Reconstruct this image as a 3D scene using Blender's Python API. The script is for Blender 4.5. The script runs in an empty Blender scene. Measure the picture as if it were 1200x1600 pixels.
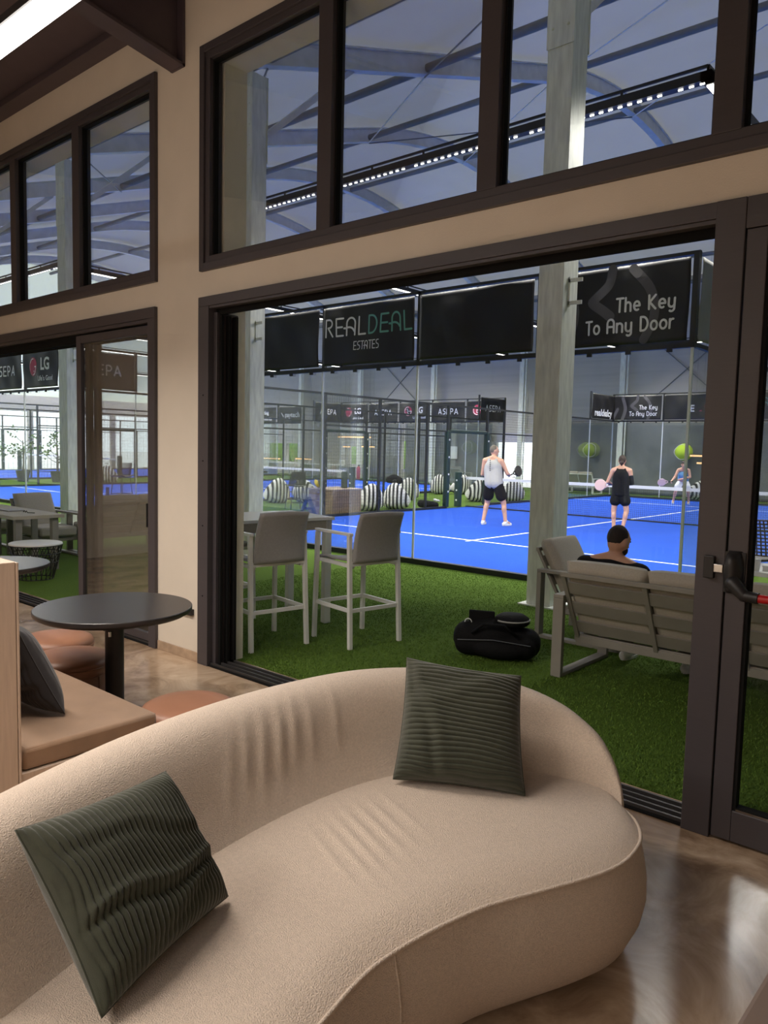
import bpy, math, random
from mathutils import Vector, Matrix
random.seed(7)
SC = bpy.context.scene
COL = SC.collection
PI = math.pi

# ------------------------------------------------------------------ camera
CAM_H = 1.7358
cd = bpy.data.cameras.new('camera')
cd.sensor_fit = 'VERTICAL'; cd.sensor_height = 36.0; cd.lens = 1192.3 / 1600 * 36.0
cd.clip_start = 0.05; cd.clip_end = 300
cam = bpy.data.objects.new('camera', cd); COL.objects.link(cam)
YAW, PITCH, ROLL = 0.7135, 0.0844, -0.0236
fw = Vector((-math.sin(YAW)*math.cos(PITCH), math.cos(YAW)*math.cos(PITCH), -math.sin(PITCH)))
rt = Vector((math.cos(YAW), math.sin(YAW), 0)); dn = fw.cross(rt)
r2 = math.cos(ROLL)*rt + math.sin(ROLL)*dn; d2 = -math.sin(ROLL)*rt + math.cos(ROLL)*dn
cam.matrix_world = Matrix(((r2.x, -d2.x, -fw.x, 0), (r2.y, -d2.y, -fw.y, 0), (r2.z, -d2.z, -fw.z, CAM_H), (0, 0, 0, 1)))
SC.camera = cam

# ------------------------------------------------------------------ view and world
vs = SC.view_settings
SC.display_settings.display_device = 'sRGB'
vs.view_transform = 'Standard'; vs.look = 'None'; vs.exposure = 0.0; vs.gamma = 1.0; vs.use_curve_mapping = False
SC.cycles.use_denoising = True
SC.cycles.max_bounces = 8; SC.cycles.diffuse_bounces = 4; SC.cycles.glossy_bounces = 4
SC.cycles.transmission_bounces = 4; SC.cycles.transparent_max_bounces = 32
SC.cycles.sample_clamp_indirect = 4.0
SC.cycles.caustics_reflective = False; SC.cycles.caustics_refractive = False
W = bpy.data.worlds.new('overcast_sky'); SC.world = W; W.use_nodes = True
bg = W.node_tree.nodes['Background']; bg.inputs[0].default_value = (0.90, 0.96, 1.0, 1); bg.inputs[1].default_value = 2.6

def area(name, loc, rot, sx, sy, power, color=(1, 1, 1), spread=PI):
    l = bpy.data.lights.new(name, 'AREA'); l.shape = 'RECTANGLE'; l.size = sx; l.size_y = sy
    l.energy = power; l.color = color; l.spread = spread
    o = bpy.data.objects.new(name, l); COL.objects.link(o); o.location = loc; o.rotation_euler = rot
    return o
# lounge pendants (the lamp bodies are built further down)
WARM = (1.0, 0.89, 0.79)
PENDANTS = [(-7.4, -2.2, 1.285, 3.2), (-6.8, -2.0, -1.0, 3.2), (-3.2, 1.8, -2.7, 3.2)]  # first is the visible lamp; the other two are added unseen for fill
PEND_POWER = (122, 140, 110)
LED_POWER = 58.0      # watts per metre of court lighting bar
LED_COL = (1.0, 0.97, 0.89)

# ------------------------------------------------------------------ materials
MATS = {}
def lin(c):
    return tuple(((x/255)/12.92 if x/255 <= .04045 else ((x/255+.055)/1.055)**2.4) for x in c)
def mat(name, col, rough=.5, metal=0.0, spec=.5, var=0.0, scale=8.0, bump=0.0, bscale=60.0, emit=None, estr=0.0, coat=0.0, sheen=0.0, detail=4, stretch=None, trans=0.0):
    """principled material; col = linear rgb; var = brightness variation by noise; bump = noise bump"""
    if name in MATS: return MATS[name]
    m = bpy.data.materials.new(name); m.use_nodes = True
    nt = m.node_tree; N = nt.nodes; Lk = nt.links
    p = N['Principled BSDF']
    p.inputs['Base Color'].default_value = (*col, 1)
    p.inputs['Roughness'].default_value = rough; p.inputs['Metallic'].default_value = metal
    p.inputs['Specular IOR Level'].default_value = spec
    if coat: p.inputs['Coat Weight'].default_value = coat; p.inputs['Coat Roughness'].default_value = .1
    if sheen: p.inputs['Sheen Weight'].default_value = sheen; p.inputs['Sheen Roughness'].default_value = .5
    if emit: p.inputs['Emission Color'].default_value = (*emit, 1); p.inputs['Emission Strength'].default_value = estr
    tc = N.new('ShaderNodeTexCoord'); mp = N.new('ShaderNodeMapping'); Lk.new(tc.outputs['Object'], mp.inputs[0])
    if stretch: mp.inputs['Scale'].default_value = stretch
    no = N.new('ShaderNodeTexNoise'); no.inputs['Scale'].default_value = scale; no.inputs['Detail'].default_value = detail
    Lk.new(mp.outputs[0], no.inputs['Vector'])
    cr = N.new('ShaderNodeValToRGB')
    lo = tuple(max(0, c*(1-var)) for c in col); hi = tuple(min(1, c*(1+var)) for c in col)
    cr.color_ramp.elements[0].position = .3; cr.color_ramp.elements[1].position = .7
    cr.color_ramp.elements[0].color = (*lo, 1); cr.color_ramp.elements[1].color = (*hi, 1)
    Lk.new(no.outputs['Fac'], cr.inputs[0]); Lk.new(cr.outputs[0], p.inputs['Base Color'])
    if bump:
        n2 = N.new('ShaderNodeTexNoise'); n2.inputs['Scale'].default_value = bscale; n2.inputs['Detail'].default_value = 3
        Lk.new(mp.outputs[0], n2.inputs['Vector'])
        b = N.new('ShaderNodeBump'); b.inputs['Strength'].default_value = bump; b.inputs['Distance'].default_value = .01
        Lk.new(n2.outputs['Fac'], b.inputs['Height']); Lk.new(b.outputs[0], p.inputs['Normal'])
    if trans:
        tr = N.new('ShaderNodeBsdfTranslucent'); tr.inputs[0].default_value = (*col, 1)
        mx = N.new('ShaderNodeMixShader'); mx.inputs[0].default_value = trans
        Lk.new(p.outputs[0], mx.inputs[1]); Lk.new(tr.outputs[0], mx.inputs[2]); Lk.new(mx.outputs[0], N['Material Output'].inputs[0])
    MATS[name] = m
    return m
def glass_mat(name, tint, refl=1.0, ior=1.45, rough=0.0, haze=0.0, hazecol=(.6, .65, .7)):
    m = bpy.data.materials.new(name); m.use_nodes = True; nt = m.node_tree; N = nt.nodes; Lk = nt.links
    N.remove(N['Principled BSDF'])
    t = N.new('ShaderNodeBsdfTransparent'); t.inputs[0].default_value = (*tint, 1)
    g = N.new('ShaderNodeBsdfGlossy'); g.inputs['Roughness'].default_value = rough
    fr = N.new('ShaderNodeFresnel'); fr.inputs[0].default_value = ior
    ml = N.new('ShaderNodeMath'); ml.operation = 'MULTIPLY'; ml.inputs[1].default_value = refl; Lk.new(fr.outputs[0], ml.inputs[0])
    mx = N.new('ShaderNodeMixShader'); Lk.new(ml.outputs[0], mx.inputs[0]); Lk.new(t.outputs[0], mx.inputs[1]); Lk.new(g.outputs[0], mx.inputs[2])
    out = mx
    if haze:
        d = N.new('ShaderNodeBsdfDiffuse'); d.inputs[0].default_value = (*hazecol, 1)
        m2 = N.new('ShaderNodeMixShader'); m2.inputs[0].default_value = haze
        Lk.new(mx.outputs[0], m2.inputs[1]); Lk.new(d.outputs[0], m2.inputs[2]); out = m2
    Lk.new(out.outputs[0], N['Material Output'].inputs[0])
    return m
M = dict(
 wall=mat('painted_plaster', (.66, .60, .51), .85, bump=.12, bscale=180, var=.03, scale=3),
 wallout=mat('render_plaster', (.80, .78, .66), .9, bump=.3, bscale=120, var=.05),
 ceil=mat('dark_ceiling_paint', (.10, .075, .085), .7, var=.05),
 beam=mat('dark_steel_paint', (.075, .056, .066), .5, var=.06),
 frame=mat('dark_anodised_frame', (.058, .051, .057), .42, spec=.5, var=.05, stretch=(1, 1, 30)),
 frameblack=mat('black_track', (.010, .010, .010), .85, spec=.1),
 railgrey=mat('grey_track_rail', (.09, .085, .085), .35, metal=.6),
 base=mat('stone_skirting', (.40, .29, .20), .5, var=.18, scale=14),
 sofa=mat('cream_boucle', (.615, .505, .41), .95, sheen=.25, bump=.7, bscale=260, var=.09, scale=120),
 cord=mat('green_corduroy', (.034, .039, .023), .9, sheen=.3, bump=.2, bscale=500, var=.14, scale=30),
 cordgrey=mat('charcoal_corduroy', (.022, .021, .025), .9, sheen=.2, var=.14, scale=30),
 oak=mat('pale_wood_laminate', (.46, .36, .285), .55, var=.07, scale=6, stretch=(12, 12, 1)),
 tan=mat('tan_fabric', (.27, .17, .105), .95, sheen=.3, bump=.4, bscale=500, var=.10, scale=9),
 leather=mat('terracotta_leather', (.29, .135, .078), .45, bump=.08, bscale=200, var=.06, scale=6),
 leatherdark=mat('brown_leather', (.24, .12, .075), .5, bump=.08, bscale=200, var=.06),
 black=mat('black_powder_coat', (.014, .013, .014), .45, bump=.05, bscale=400),
 tabletop=mat('black_laminate', (.030, .028, .030), .35, var=.06),
 steel=mat('galvanised_steel', (.76, .78, .72), .42, metal=.1, var=.14, scale=3.5, stretch=(6, 6, 1), bump=.05, bscale=20),
 steelroof=mat('galvanised_roof_steel', (.70, .70, .68), .5, metal=.05, var=.10, scale=4),
 white=mat('white_paint', (.80, .80, .78), .4, var=.02),
 whitemetal=mat('white_powder_coat', (.80, .80, .78), .45, var=.03),
 sling=mat('grey_sling_fabric', (.36, .35, .35), .8, bump=.3, bscale=500, var=.05, scale=60),
 outgrey=mat('taupe_aluminium', (.26, .245, .215), .5, var=.04),
 outcush=mat('stone_outdoor_fabric', (.42, .385, .325), .95, bump=.3, bscale=400, var=.06, scale=80),
 purlin=mat('grey_roof_tube', (.20, .20, .19), .6, var=.05),
 cable=mat('wire_rope', (.16, .17, .19), .5, metal=.5),
 fence=mat('black_fence_steel', (.020, .021, .022), .5),
 pad=mat('dark_green_padding', (.012, .040, .034), .5, var=.1),
 banner=mat('black_banner_vinyl', (.012, .011, .012), .42, spec=.45),
 silver=mat('silver_banner_back', (.30, .30, .29), .5),
 ink=mat('white_print', (.82, .82, .82), .6), inkgreen=mat('green_print', (.16, .42, .33), .6),
 inkred=mat('crimson_print', (.42, .025, .075), .6), inkdark=mat('grey_print', (.085, .080, .088), .6),
 bag=mat('black_nylon', (.004, .004, .005), .8, spec=.2, bump=.4, bscale=60),
 skin=mat('skin', (.62, .34, .235), .55, var=.06, scale=20), skintan=mat('tanned_skin', (.50, .27, .18), .55, var=.06, scale=20),
 hairbrown=mat('brown_hair', (.035, .018, .012), .6, bump=.5, bscale=150, stretch=(3, 3, 1)),
 hairgrey=mat('grey_brown_hair', (.15, .125, .10), .7, bump=.5, bscale=120, var=.2, scale=60),
 hairdark=mat('dark_hair', (.018, .011, .009), .8, bump=.5, bscale=200),
 blackcloth=mat('black_cloth', (.007, .007, .009), .9, spec=.2, bump=.3, bscale=30),
 greycloth=mat('light_grey_cloth', (.38, .37, .37), .85, bump=.3, bscale=22, var=.05),
 bluecloth=mat('light_blue_cloth', (.18, .40, .60), .85), whitecloth=mat('white_cloth', (.75, .77, .80), .85, bump=.3, bscale=25),
 redcloth=mat('red_cloth', (.60, .09, .05), .85), rubber=mat('rubber_sole', (.70, .70, .68), .7),
 pink=mat('pale_pink_gloss', (.75, .52, .50), .4), balldim=mat('glass_dimmed_felt', (.20, .26, .07), .9), ball=mat('yellow_felt', (.55, .75, .05), .9, bump=.3, bscale=200),  # left giant ball's colour holds the dimming by the glass layers
 wicker=mat('woven_wicker', (.36, .25, .17), .7, var=.25, scale=40), red=mat('red_enamel', (.45, .010, .012), .3),
 chrome=mat('bright_metal', (.75, .75, .75), .2, metal=1.0),
 tarp=mat('dark_grey_tarpaulin', (.17, .18, .18), .55, var=.22, scale=1.3, bump=.5, bscale=3.0, detail=6),
 panel=mat('grey_wall_panel', (.50, .475, .44), .6, var=.06, scale=1.0, stretch=(.2, 1, 6)),
 hallroof=mat('roof_membrane', (.50, .48, .45), .75, var=.05, scale=.7, trans=.125),
 leaf=mat('green_leaf', (.10, .20, .05), .5, var=.3, scale=10), bark=mat('pale_bark', (.20, .17, .14), .9, var=.2),
 pot=mat('black_pot', (.03, .03, .035), .6), hedge=mat('hedge_leaf', (.22, .36, .07), .8, var=.5, scale=14, bump=1.0, bscale=20),
 led=mat('led_diode', (1, 1, 1), .4, emit=(1, .97, .90), estr=6.0),
 lamp=mat('lamp_diffuser', (1, 1, 1), .4, emit=(1, .93, .86), estr=9.0),
 amber=mat('amber_lamp', (1, .7, .4), .4, emit=(1, .50, .18), estr=1.6),
 paper=mat('white_paper', (.8, .8, .8), .7), terr=mat('outdoor_paving', (.82, .81, .78), .9, var=.1),
 glasswin=glass_mat('window_glass', (.985, .99, .99), 0.35), glasscourt=glass_mat('court_glass', (.965, .98, .975), 0.40, haze=.004),
 edgeglow=mat('glass_edge_glow', (.90, .93, .91), .3), plastic=mat('clear_plastic', (.7, .72, .72), .3),  # white edge colour stands in for light glowing in the glass edges
 boot=mat('white_leather', (.75, .75, .75), .5, var=.1, scale=30), yellow=mat('yellow_plastic', (.75, .55, .02), .5),
 navy=mat('navy_board', (.015, .03, .10), .5),
)
def special_floor():
    m = bpy.data.materials.new('polished_concrete'); m.use_nodes = True; N = m.node_tree.nodes; L = m.node_tree.links; p = N['Principled BSDF']
    tc = N.new('ShaderNodeTexCoord')
    a = N.new('ShaderNodeTexNoise'); a.inputs['Scale'].default_value = 2.6; a.inputs['Detail'].default_value = 9; a.inputs['Roughness'].default_value = .62; a.inputs['Distortion'].default_value = .9
    L.new(tc.outputs['Object'], a.inputs['Vector'])
    cr = N.new('ShaderNodeValToRGB'); e = cr.color_ramp.elements
    e[0].position = .34; e[0].color = (.22, .14, .085, 1); e[1].position = .66; e[1].color = (.60, .46, .33, 1)
    k = e.new(.5); k.color = (.42, .30, .20, 1)
    L.new(a.outputs['Fac'], cr.inputs[0]); L.new(cr.outputs[0], p.inputs['Base Color'])
    b = N.new('ShaderNodeTexNoise'); b.inputs['Scale'].default_value = 5; b.inputs['Detail'].default_value = 6; L.new(tc.outputs['Object'], b.inputs['Vector'])
    r = N.new('ShaderNodeMapRange'); r.inputs['To Min'].default_value = .14; r.inputs['To Max'].default_value = .30; L.new(b.outputs['Fac'], r.inputs['Value']); L.new(r.outputs[0], p.inputs['Roughness'])
    p.inputs['Specular IOR Level'].default_value = .7; p.inputs['Coat Weight'].default_value = .2; p.inputs['Coat Roughness'].default_value = .12
    bp = N.new('ShaderNodeBump'); bp.inputs['Strength'].default_value = .05; bp.inputs['Distance'].default_value = .01; L.new(a.outputs['Fac'], bp.inputs['Height']); L.new(bp.outputs[0], p.inputs['Normal'])
    return m
def special_turf(name, c0, c1, sc):
    m = bpy.data.materials.new(name); m.use_nodes = True; N = m.node_tree.nodes; L = m.node_tree.links; p = N['Principled BSDF']
    tc = N.new('ShaderNodeTexCoord')
    a = N.new('ShaderNodeTexNoise'); a.inputs['Scale'].default_value = sc; a.inputs['Detail'].default_value = 5; a.inputs['Roughness'].default_value = .75; L.new(tc.outputs['Object'], a.inputs['Vector'])
    b = N.new('ShaderNodeTexNoise'); b.inputs['Scale'].default_value = 1.1; b.inputs['Detail'].default_value = 3; L.new(tc.outputs['Object'], b.inputs['Vector'])
    cr = N.new('ShaderNodeValToRGB'); e = cr.color_ramp.elements; e[0].position = .34; e[0].color = (*c0, 1); e[1].position = .68; e[1].color = (*c1, 1)
    L.new(a.outputs['Fac'], cr.inputs[0])
    mx = N.new('ShaderNodeMix'); mx.data_type = 'RGBA'; mx.blend_type = 'MULTIPLY'; mx.inputs[0].default_value = .35
    L.new(cr.outputs[0], mx.inputs[6]); L.new(b.outputs['Color'], mx.inputs[7]); 
    hs = N.new('ShaderNodeMapRange'); hs.inputs['To Min'].default_value = .6; hs.inputs['To Max'].default_value = 1.3; L.new(b.outputs['Fac'], hs.inputs['Value']); 
    L.new(hs.outputs[0], mx.inputs[7]); L.new(mx.outputs[2], p.inputs['Base Color'])
    p.inputs['Roughness'].default_value = .95; p.inputs['Specular IOR Level'].default_value = .1
    bp = N.new('ShaderNodeBump'); bp.inputs['Strength'].default_value = .9; bp.inputs['Distance'].default_value = .02; L.new(a.outputs['Fac'], bp.inputs['Height']); L.new(bp.outputs[0], p.inputs['Normal'])
    return m
def special_stripe():
    m = bpy.data.materials.new('black_white_stripe_canvas'); m.use_nodes = True; N = m.node_tree.nodes; L = m.node_tree.links; p = N['Principled BSDF']
    tc = N.new('ShaderNodeTexCoord'); w = N.new('ShaderNodeTexWave'); w.wave_type = 'BANDS'; w.bands_direction = 'X'; w.inputs['Scale'].default_value = 2.9; w.inputs['Distortion'].default_value = .5; w.inputs['Detail'].default_value = 0
    w.inputs['Detail Scale'].default_value = .6
    L.new(tc.outputs['Object'], w.inputs['Vector']); cr = N.new('ShaderNodeValToRGB'); cr.color_ramp.interpolation = 'CONSTANT'
    cr.color_ramp.elements[0].color = (.015, .015, .017, 1); cr.color_ramp.elements[1].position = .42; cr.color_ramp.elements[1].color = (.78, .77, .74, 1)
    L.new(w.outputs['Fac'], cr.inputs[0]); L.new(cr.outputs[0], p.inputs['Base Color']); p.inputs['Roughness'].default_value = .9
    return m
M['floor'] = special_floor()
M['turf'] = special_turf('artificial_turf', (.050, .095, .014), (.15, .25, .040), 95)
M['blue'] = special_turf('blue_court_turf', (.020, .080, .48), (.030, .105, .62), 60)
M['stripe'] = special_stripe()

# ------------------------------------------------------------------ mesh builder
class MB:
    def __init__(s): s.v = []; s.f = []
    def add(s, vs, fs):
        o = len(s.v); s.v += [tuple(v) for v in vs]; s.f += [tuple(i+o for i in f) for f in fs]; return s
    def box(s, x0, x1, y0, y1, z0, z1):
        if x0 > x1: x0, x1 = x1, x0
        if y0 > y1: y0, y1 = y1, y0
        if z0 > z1: z0, z1 = z1, z0
        return s.add([(x0, y0, z0), (x1, y0, z0), (x1, y1, z0), (x0, y1, z0), (x0, y0, z1), (x1, y0, z1), (x1, y1, z1), (x0, y1, z1)],
              [(0, 3, 2, 1), (4, 5, 6, 7), (0, 1, 5, 4), (1, 2, 6, 5), (2, 3, 7, 6), (3, 0, 4, 7)])
    def bar(s, p0, p1, w, h, up=(0, 0, 1)):
        p0 = Vector(p0); p1 = Vector(p1); d = (p1-p0).normalized(); u = Vector(up)
        if abs(d.dot(u)) > .98: u = Vector((0, 1, 0)) if abs(d.y) < .9 else Vector((1, 0, 0))
        a = d.cross(u).normalized()*w/2; b = a.cross(d).normalized()*h/2
        vs = [p+i*a+j*b for p in (p0, p1) for i, j in ((-1, -1), (1, -1), (1, 1), (-1, 1))]
        return s.add(vs, [(0, 1, 2, 3), (7, 6, 5, 4), (0, 4, 5, 1), (1, 5, 6, 2), (2, 6, 7, 3), (3, 7, 4, 0)])
    def tube(s, pts, r, n=8, closed=False):
        pts = [Vector(p) for p in pts]; k = len(pts); rs = r if isinstance(r, (list, tuple)) else [r]*k
        prev = None; vs = []
        for i, p in enumerate(pts):
            if closed: d = pts[(i+1) % k]-pts[i-1]
            else: d = pts[min(i+1, k-1)]-pts[max(i-1, 0)]
            d.normalize()
            if prev is None:
                a = d.orthogonal().normalized()
            else:
                a = (prev-d*prev.dot(d));
                a = a.normalized() if a.length > 1e-6 else d.orthogonal().normalized()
            prev = a; b = d.cross(a)
            vs += [p+(a*math.cos(2*PI*j/n)+b*math.sin(2*PI*j/n))*rs[i] for j in range(n)]
        fs = []
        for i in range(k if closed else k-1):
            i2 = (i+1) % k
            fs += [(i*n+j, i*n+(j+1) % n, i2*n+(j+1) % n, i2*n+j) for j in range(n)]
        if not closed: fs += [tuple(reversed(range(n))), tuple((k-1)*n+j for j in range(n))]
        return s.add(vs, fs)
    def cyl(s, c, r, h, n=24, r2=None):
        c = Vector(c); r2 = r if r2 is None else r2
        vs = [c+Vector((math.cos(2*PI*j/n)*q, math.sin(2*PI*j/n)*q, z)) for q, z in ((r, 0), (r2, h)) for j in range(n)]
        return s.add(vs, [(j, (j+1) % n, n+(j+1) % n, n+j) for j in range(n)]+[tuple(reversed(range(n))), tuple(range(n, 2*n))])
    def lathe(s, prof, c=(0, 0, 0), n=32):
        vs = []; k = len(prof)
        for r, z in prof: vs += [(c[0]+r*math.cos(2*PI*j/n), c[1]+r*math.sin(2*PI*j/n), c[2]+z) for j in range(n)]
        fs = [(i*n+j, i*n+(j+1) % n, (i+1)*n+(j+1) % n, (i+1)*n+j) for i in range(k-1) for j in range(n)]
        fs += [tuple(reversed(range(n))), tuple((k-1)*n+j for j in range(n))]
        return s.add(vs, fs)
    def grid(s, fn, nu, nv, cu=False, cv=False, flip=False):
        vs = [fn(i/(nu if cu else nu-1), j/(nv if cv else nv-1)) for i in range(nu) for j in range(nv)]
        fs = []
        for i in range(nu if cu else nu-1):
            for j in range(nv if cv else nv-1):
                q = (i*nv+j, ((i+1) % nu)*nv+j, ((i+1) % nu)*nv+(j+1) % nv, i*nv+(j+1) % nv)
                fs.append(q[::-1] if flip else q)
        return s.add(vs, fs)
    def ell(s, c, r, n=16, m=10, rot=None):
        c = Vector(c); R = rot or Matrix.Identity(3)
        vs = []; 
        for i in range(1, m):
            t = PI*i/m
            vs += [c+R @ Vector((r[0]*math.sin(t)*math.cos(2*PI*j/n), r[1]*math.sin(t)*math.sin(2*PI*j/n), -r[2]*math.cos(t))) for j in range(n)]
        vs += [c+R @ Vector((0, 0, -r[2])), c+R @ Vector((0, 0, r[2]))]; a = len(vs)-2; b = a+1
        fs = [(i*n+j, i*n+(j+1) % n, (i+1)*n+(j+1) % n, (i+1)*n+j) for i in range(m-2) for j in range(n)]
        fs += [(a, (j+1) % n, j) for j in range(n)]+[(b, (m-2)*n+j, (m-2)*n+(j+1) % n) for j in range(n)]
        return s.add(vs, fs)
    def cap(s, p0, r0, p1, r1, n=12):
        """tapered capsule"""
        p0 = Vector(p0); p1 = Vector(p1); d = p1-p0; L = d.length or 1e-4; d = d/L; a = d.orthogonal().normalized(); b = d.cross(a)
        rings = [(p0-d*r0*math.sin(t), r0*math.cos(t)) for t in (1.2, .8, .4, 0)]+[(p1+d*r1*math.sin(t), r1*math.cos(t)) for t in (0, .4, .8, 1.2)]
        vs = []
        for p, r in rings: vs += [p+(a*math.cos(2*PI*j/n)+b*math.sin(2*PI*j/n))*r for j in range(n)]
        fs = [(i*n+j, i*n+(j+1) % n, (i+1)*n+(j+1) % n, (i+1)*n+j) for i in range(7) for j in range(n)]
        fs += [tuple(reversed(range(n))), tuple(7*n+j for j in range(n))]
        return s.add(vs, fs)
    def prism(s, poly, fn0, fn1):
        """poly: 2d points; fn0/fn1 map them to the two faces"""
        k = len(poly); vs = [fn0(p) for p in poly]+[fn1(p) for p in poly]
        return s.add(vs, [tuple(reversed(range(k))), tuple(range(k, 2*k))]+[(i, (i+1) % k, k+(i+1) % k, k+i) for i in range(k)])
    def build(s, name, m, parent=None, smooth=None, bevel=0, solid=0, sub=0):
        me = bpy.data.meshes.new(name); me.from_pydata(s.v, [], s.f); me.update()
        me.materials.append(m if not isinstance(m, str) else M[m])
        o = bpy.data.objects.new(name, me); COL.objects.link(o)
        if parent is not None: o.parent = parent
        if smooth is not None:
            me.shade_smooth()
            if smooth < 180: me.set_sharp_from_angle(angle=math.radians(smooth))
        if solid:
            md = o.modifiers.new('solid', 'SOLIDIFY'); md.thickness = solid; md.offset = 0
        if bevel:
            md = o.modifiers.new('bevel', 'BEVEL'); md.width = bevel; md.segments = 2; md.limit_method = 'ANGLE'; md.angle_limit = math.radians(40)
        if sub:
            md = o.modifiers.new('sub', 'SUBSURF'); md.levels = sub; md.render_levels = sub
        return o
def thing(name, label, cat, loc=(0, 0, 0), rz=0.0, group=None):
    o = bpy.data.objects.new(name, None); COL.objects.link(o); o.empty_display_size = .1
    o.location = loc; o.rotation_euler = (0, 0, rz); tag(o, label, cat, group); return o
def tag(o, label, cat, group=None, kind=None):
    o['label'] = label; o['category'] = cat
    if group: o['group'] = group
    if kind: o['kind'] = kind
    return o
def struct(o, label=None):
    o['kind'] = 'structure'
    if label: o['label'] = label
    return o
def sroot(name, label=None):
    o = bpy.data.objects.new(name, None); COL.objects.link(o); o.empty_display_size = .1; return struct(o, label)
def plabel(o, label): o['label'] = label; return o
def dup(root, loc, rz=None, label=None, group=None):
    r = root.copy(); COL.objects.link(r); r.location = loc
    if rz is not None: r.rotation_euler = (0, 0, rz)
    if label: r['label'] = label
    if group: r['group'] = group
    for ch in list(root.children):
        c = ch.copy(); COL.objects.link(c); c.parent = r
        for g in ch.children:
            d = g.copy(); COL.objects.link(d); d.parent = c
    return r
def cat_rom(pts, n, closed=False):
    """Catmull-Rom through pts (tuples of any length), n samples per segment"""
    k = len(pts); out = []
    for i in range(k if closed else k-1):
        P = [pts[(i+j) % k] if closed else pts[min(max(i+j, 0), k-1)] for j in (-1, 0, 1, 2)]
        for q in range(n):
            t = q/n
            out.append(tuple(.5*(2*b+(c-a)*t+(2*a-5*b+4*c-d)*t*t+(3*b-a-3*c+d)*t**3) for a, b, c, d in zip(*P)))
    if not closed: out.append(tuple(pts[-1]))
    return out
# ------------------------------------------------------------------ lounge shell
YW, YM, YE = 3.552, 3.66, 3.87            # inner face, glazing plane, outer face of the facade
def wall_layer(mb, x0, x1, z0, z1, y0, y1, holes):
    xs = sorted({x0, x1, *[h[0] for h in holes], *[h[1] for h in holes]})
    for a, b in zip(xs, xs[1:]):
        cuts = sorted([(h[2], h[3]) for h in holes if h[0] <= a+1e-6 and h[1] >= b-1e-6])
        z = z0
        for c, d in cuts:
            if c > z+1e-6: mb.box(a, b, y0, y1, z, c)
            z = max(z, d)
        if z < z1-1e-6: mb.box(a, b, y0, y1, z, z1)
inner = [(-9.45, -5.557, 3.03, 4.655), (-9.60, -5.565, 0, 2.832), (-4.962, .30, 3.03, 4.655), (-4.968, .30, 0, 2.836)]
outer = [(-9.35, -5.65, 3.10, 4.56), (-9.5, -5.66, 0, 2.80), (-4.835, .22, 3.10, 4.56), (-4.835, .22, 0, 2.80)]
mb = MB(); wall_layer(mb, -10.6, 3.0, 0, 5.35, YW, YM, inner); struct(mb.build('wall_front', 'wall'))
mb = MB(); wall_layer(mb, -44.2, 6.0, 0, 6.6, YM+.002, YE, outer); struct(mb.build('wall_facade', 'wallout'))
mb = MB().box(-10.6, 3.0, -4.0, 3.80, -.12, 0); struct(mb.build('floor', 'floor'))
# sloping ceiling: it rises away from the glass wall
def ceil_z(y): return 5.12+.155*(YW-y)
mb = MB(); mb.add([(-10.6, YW, ceil_z(YW)), (3, YW, ceil_z(YW)), (3, -4, ceil_z(-4)), (-10.6, -4, ceil_z(-4)),
                   (-10.6, YW, ceil_z(YW)+.15), (3, YW, ceil_z(YW)+.15), (3, -4, ceil_z(-4)+.15), (-10.6, -4, ceil_z(-4)+.15)],
                  [(0, 1, 2, 3), (7, 6, 5, 4), (0, 4, 5, 1), (1, 5, 6, 2), (2, 6, 7, 3), (3, 7, 4, 0)])
struct(mb.build('ceiling', 'ceil'))
struct(MB().box(-10.6, 3.0, -4.15, -4.0, 0, 6.4).build('wall_back', 'wall'))
struct(MB().box(-10.75, -10.6, -4.0, YW, 0, 6.4).build('wall_left', 'wall'))
struct(MB().box(3.0, 3.15, -4.0, YW, 0, 6.4).build('wall_right', 'wall'))
# ceiling edge channel and the steel beams
mb = MB(); mb.box(-10.6, -5.36, YW-.10, YW-.002, 5.00, 5.12); mb.box(-10.6, -5.36, YW-.16, YW-.10, 5.0, 5.02); struct(mb.build('trim_1', 'beam'))
def ceiling_beam(x0, x1):
    mb = MB(); y0, y1 = -3.99, YW-.004
    zb = lambda y: 4.588+.155*(YW-y)
    def slab(a, b, c, d):
        mb.add([(a, y1, zb(y1)+c), (b, y1, zb(y1)+c), (b, y0, zb(y0)+c), (a, y0, zb(y0)+c), (a, y1, zb(y1)+d), (b, y1, zb(y1)+d), (b, y0, zb(y0)+d), (a, y0, zb(y0)+d)],
               [(0, 1, 2, 3), (7, 6, 5, 4), (0, 4, 5, 1), (1, 5, 6, 2), (2, 6, 7, 3), (3, 7, 4, 0)])
    slab(x0, x1, 0, .02); slab(x0+.075, x1-.075+.004, .02, .50); slab(x0, x1, .50, .525)
    mb.box(x0, x1, y1-.02, y1, 4.588, 5.12)
    return mb
struct(ceiling_beam(-5.35, -5.18).build('beam_1', 'beam', smooth=None))
struct(ceiling_beam(.60, .77).build('beam_2', 'beam', smooth=None))
for i, (a, b) in enumerate(((-5.557, -4.975),)):
    struct(MB().box(a, b, YW-.012, YW, 0, .075).build('baseboard_front', 'base', bevel=.003))

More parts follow.
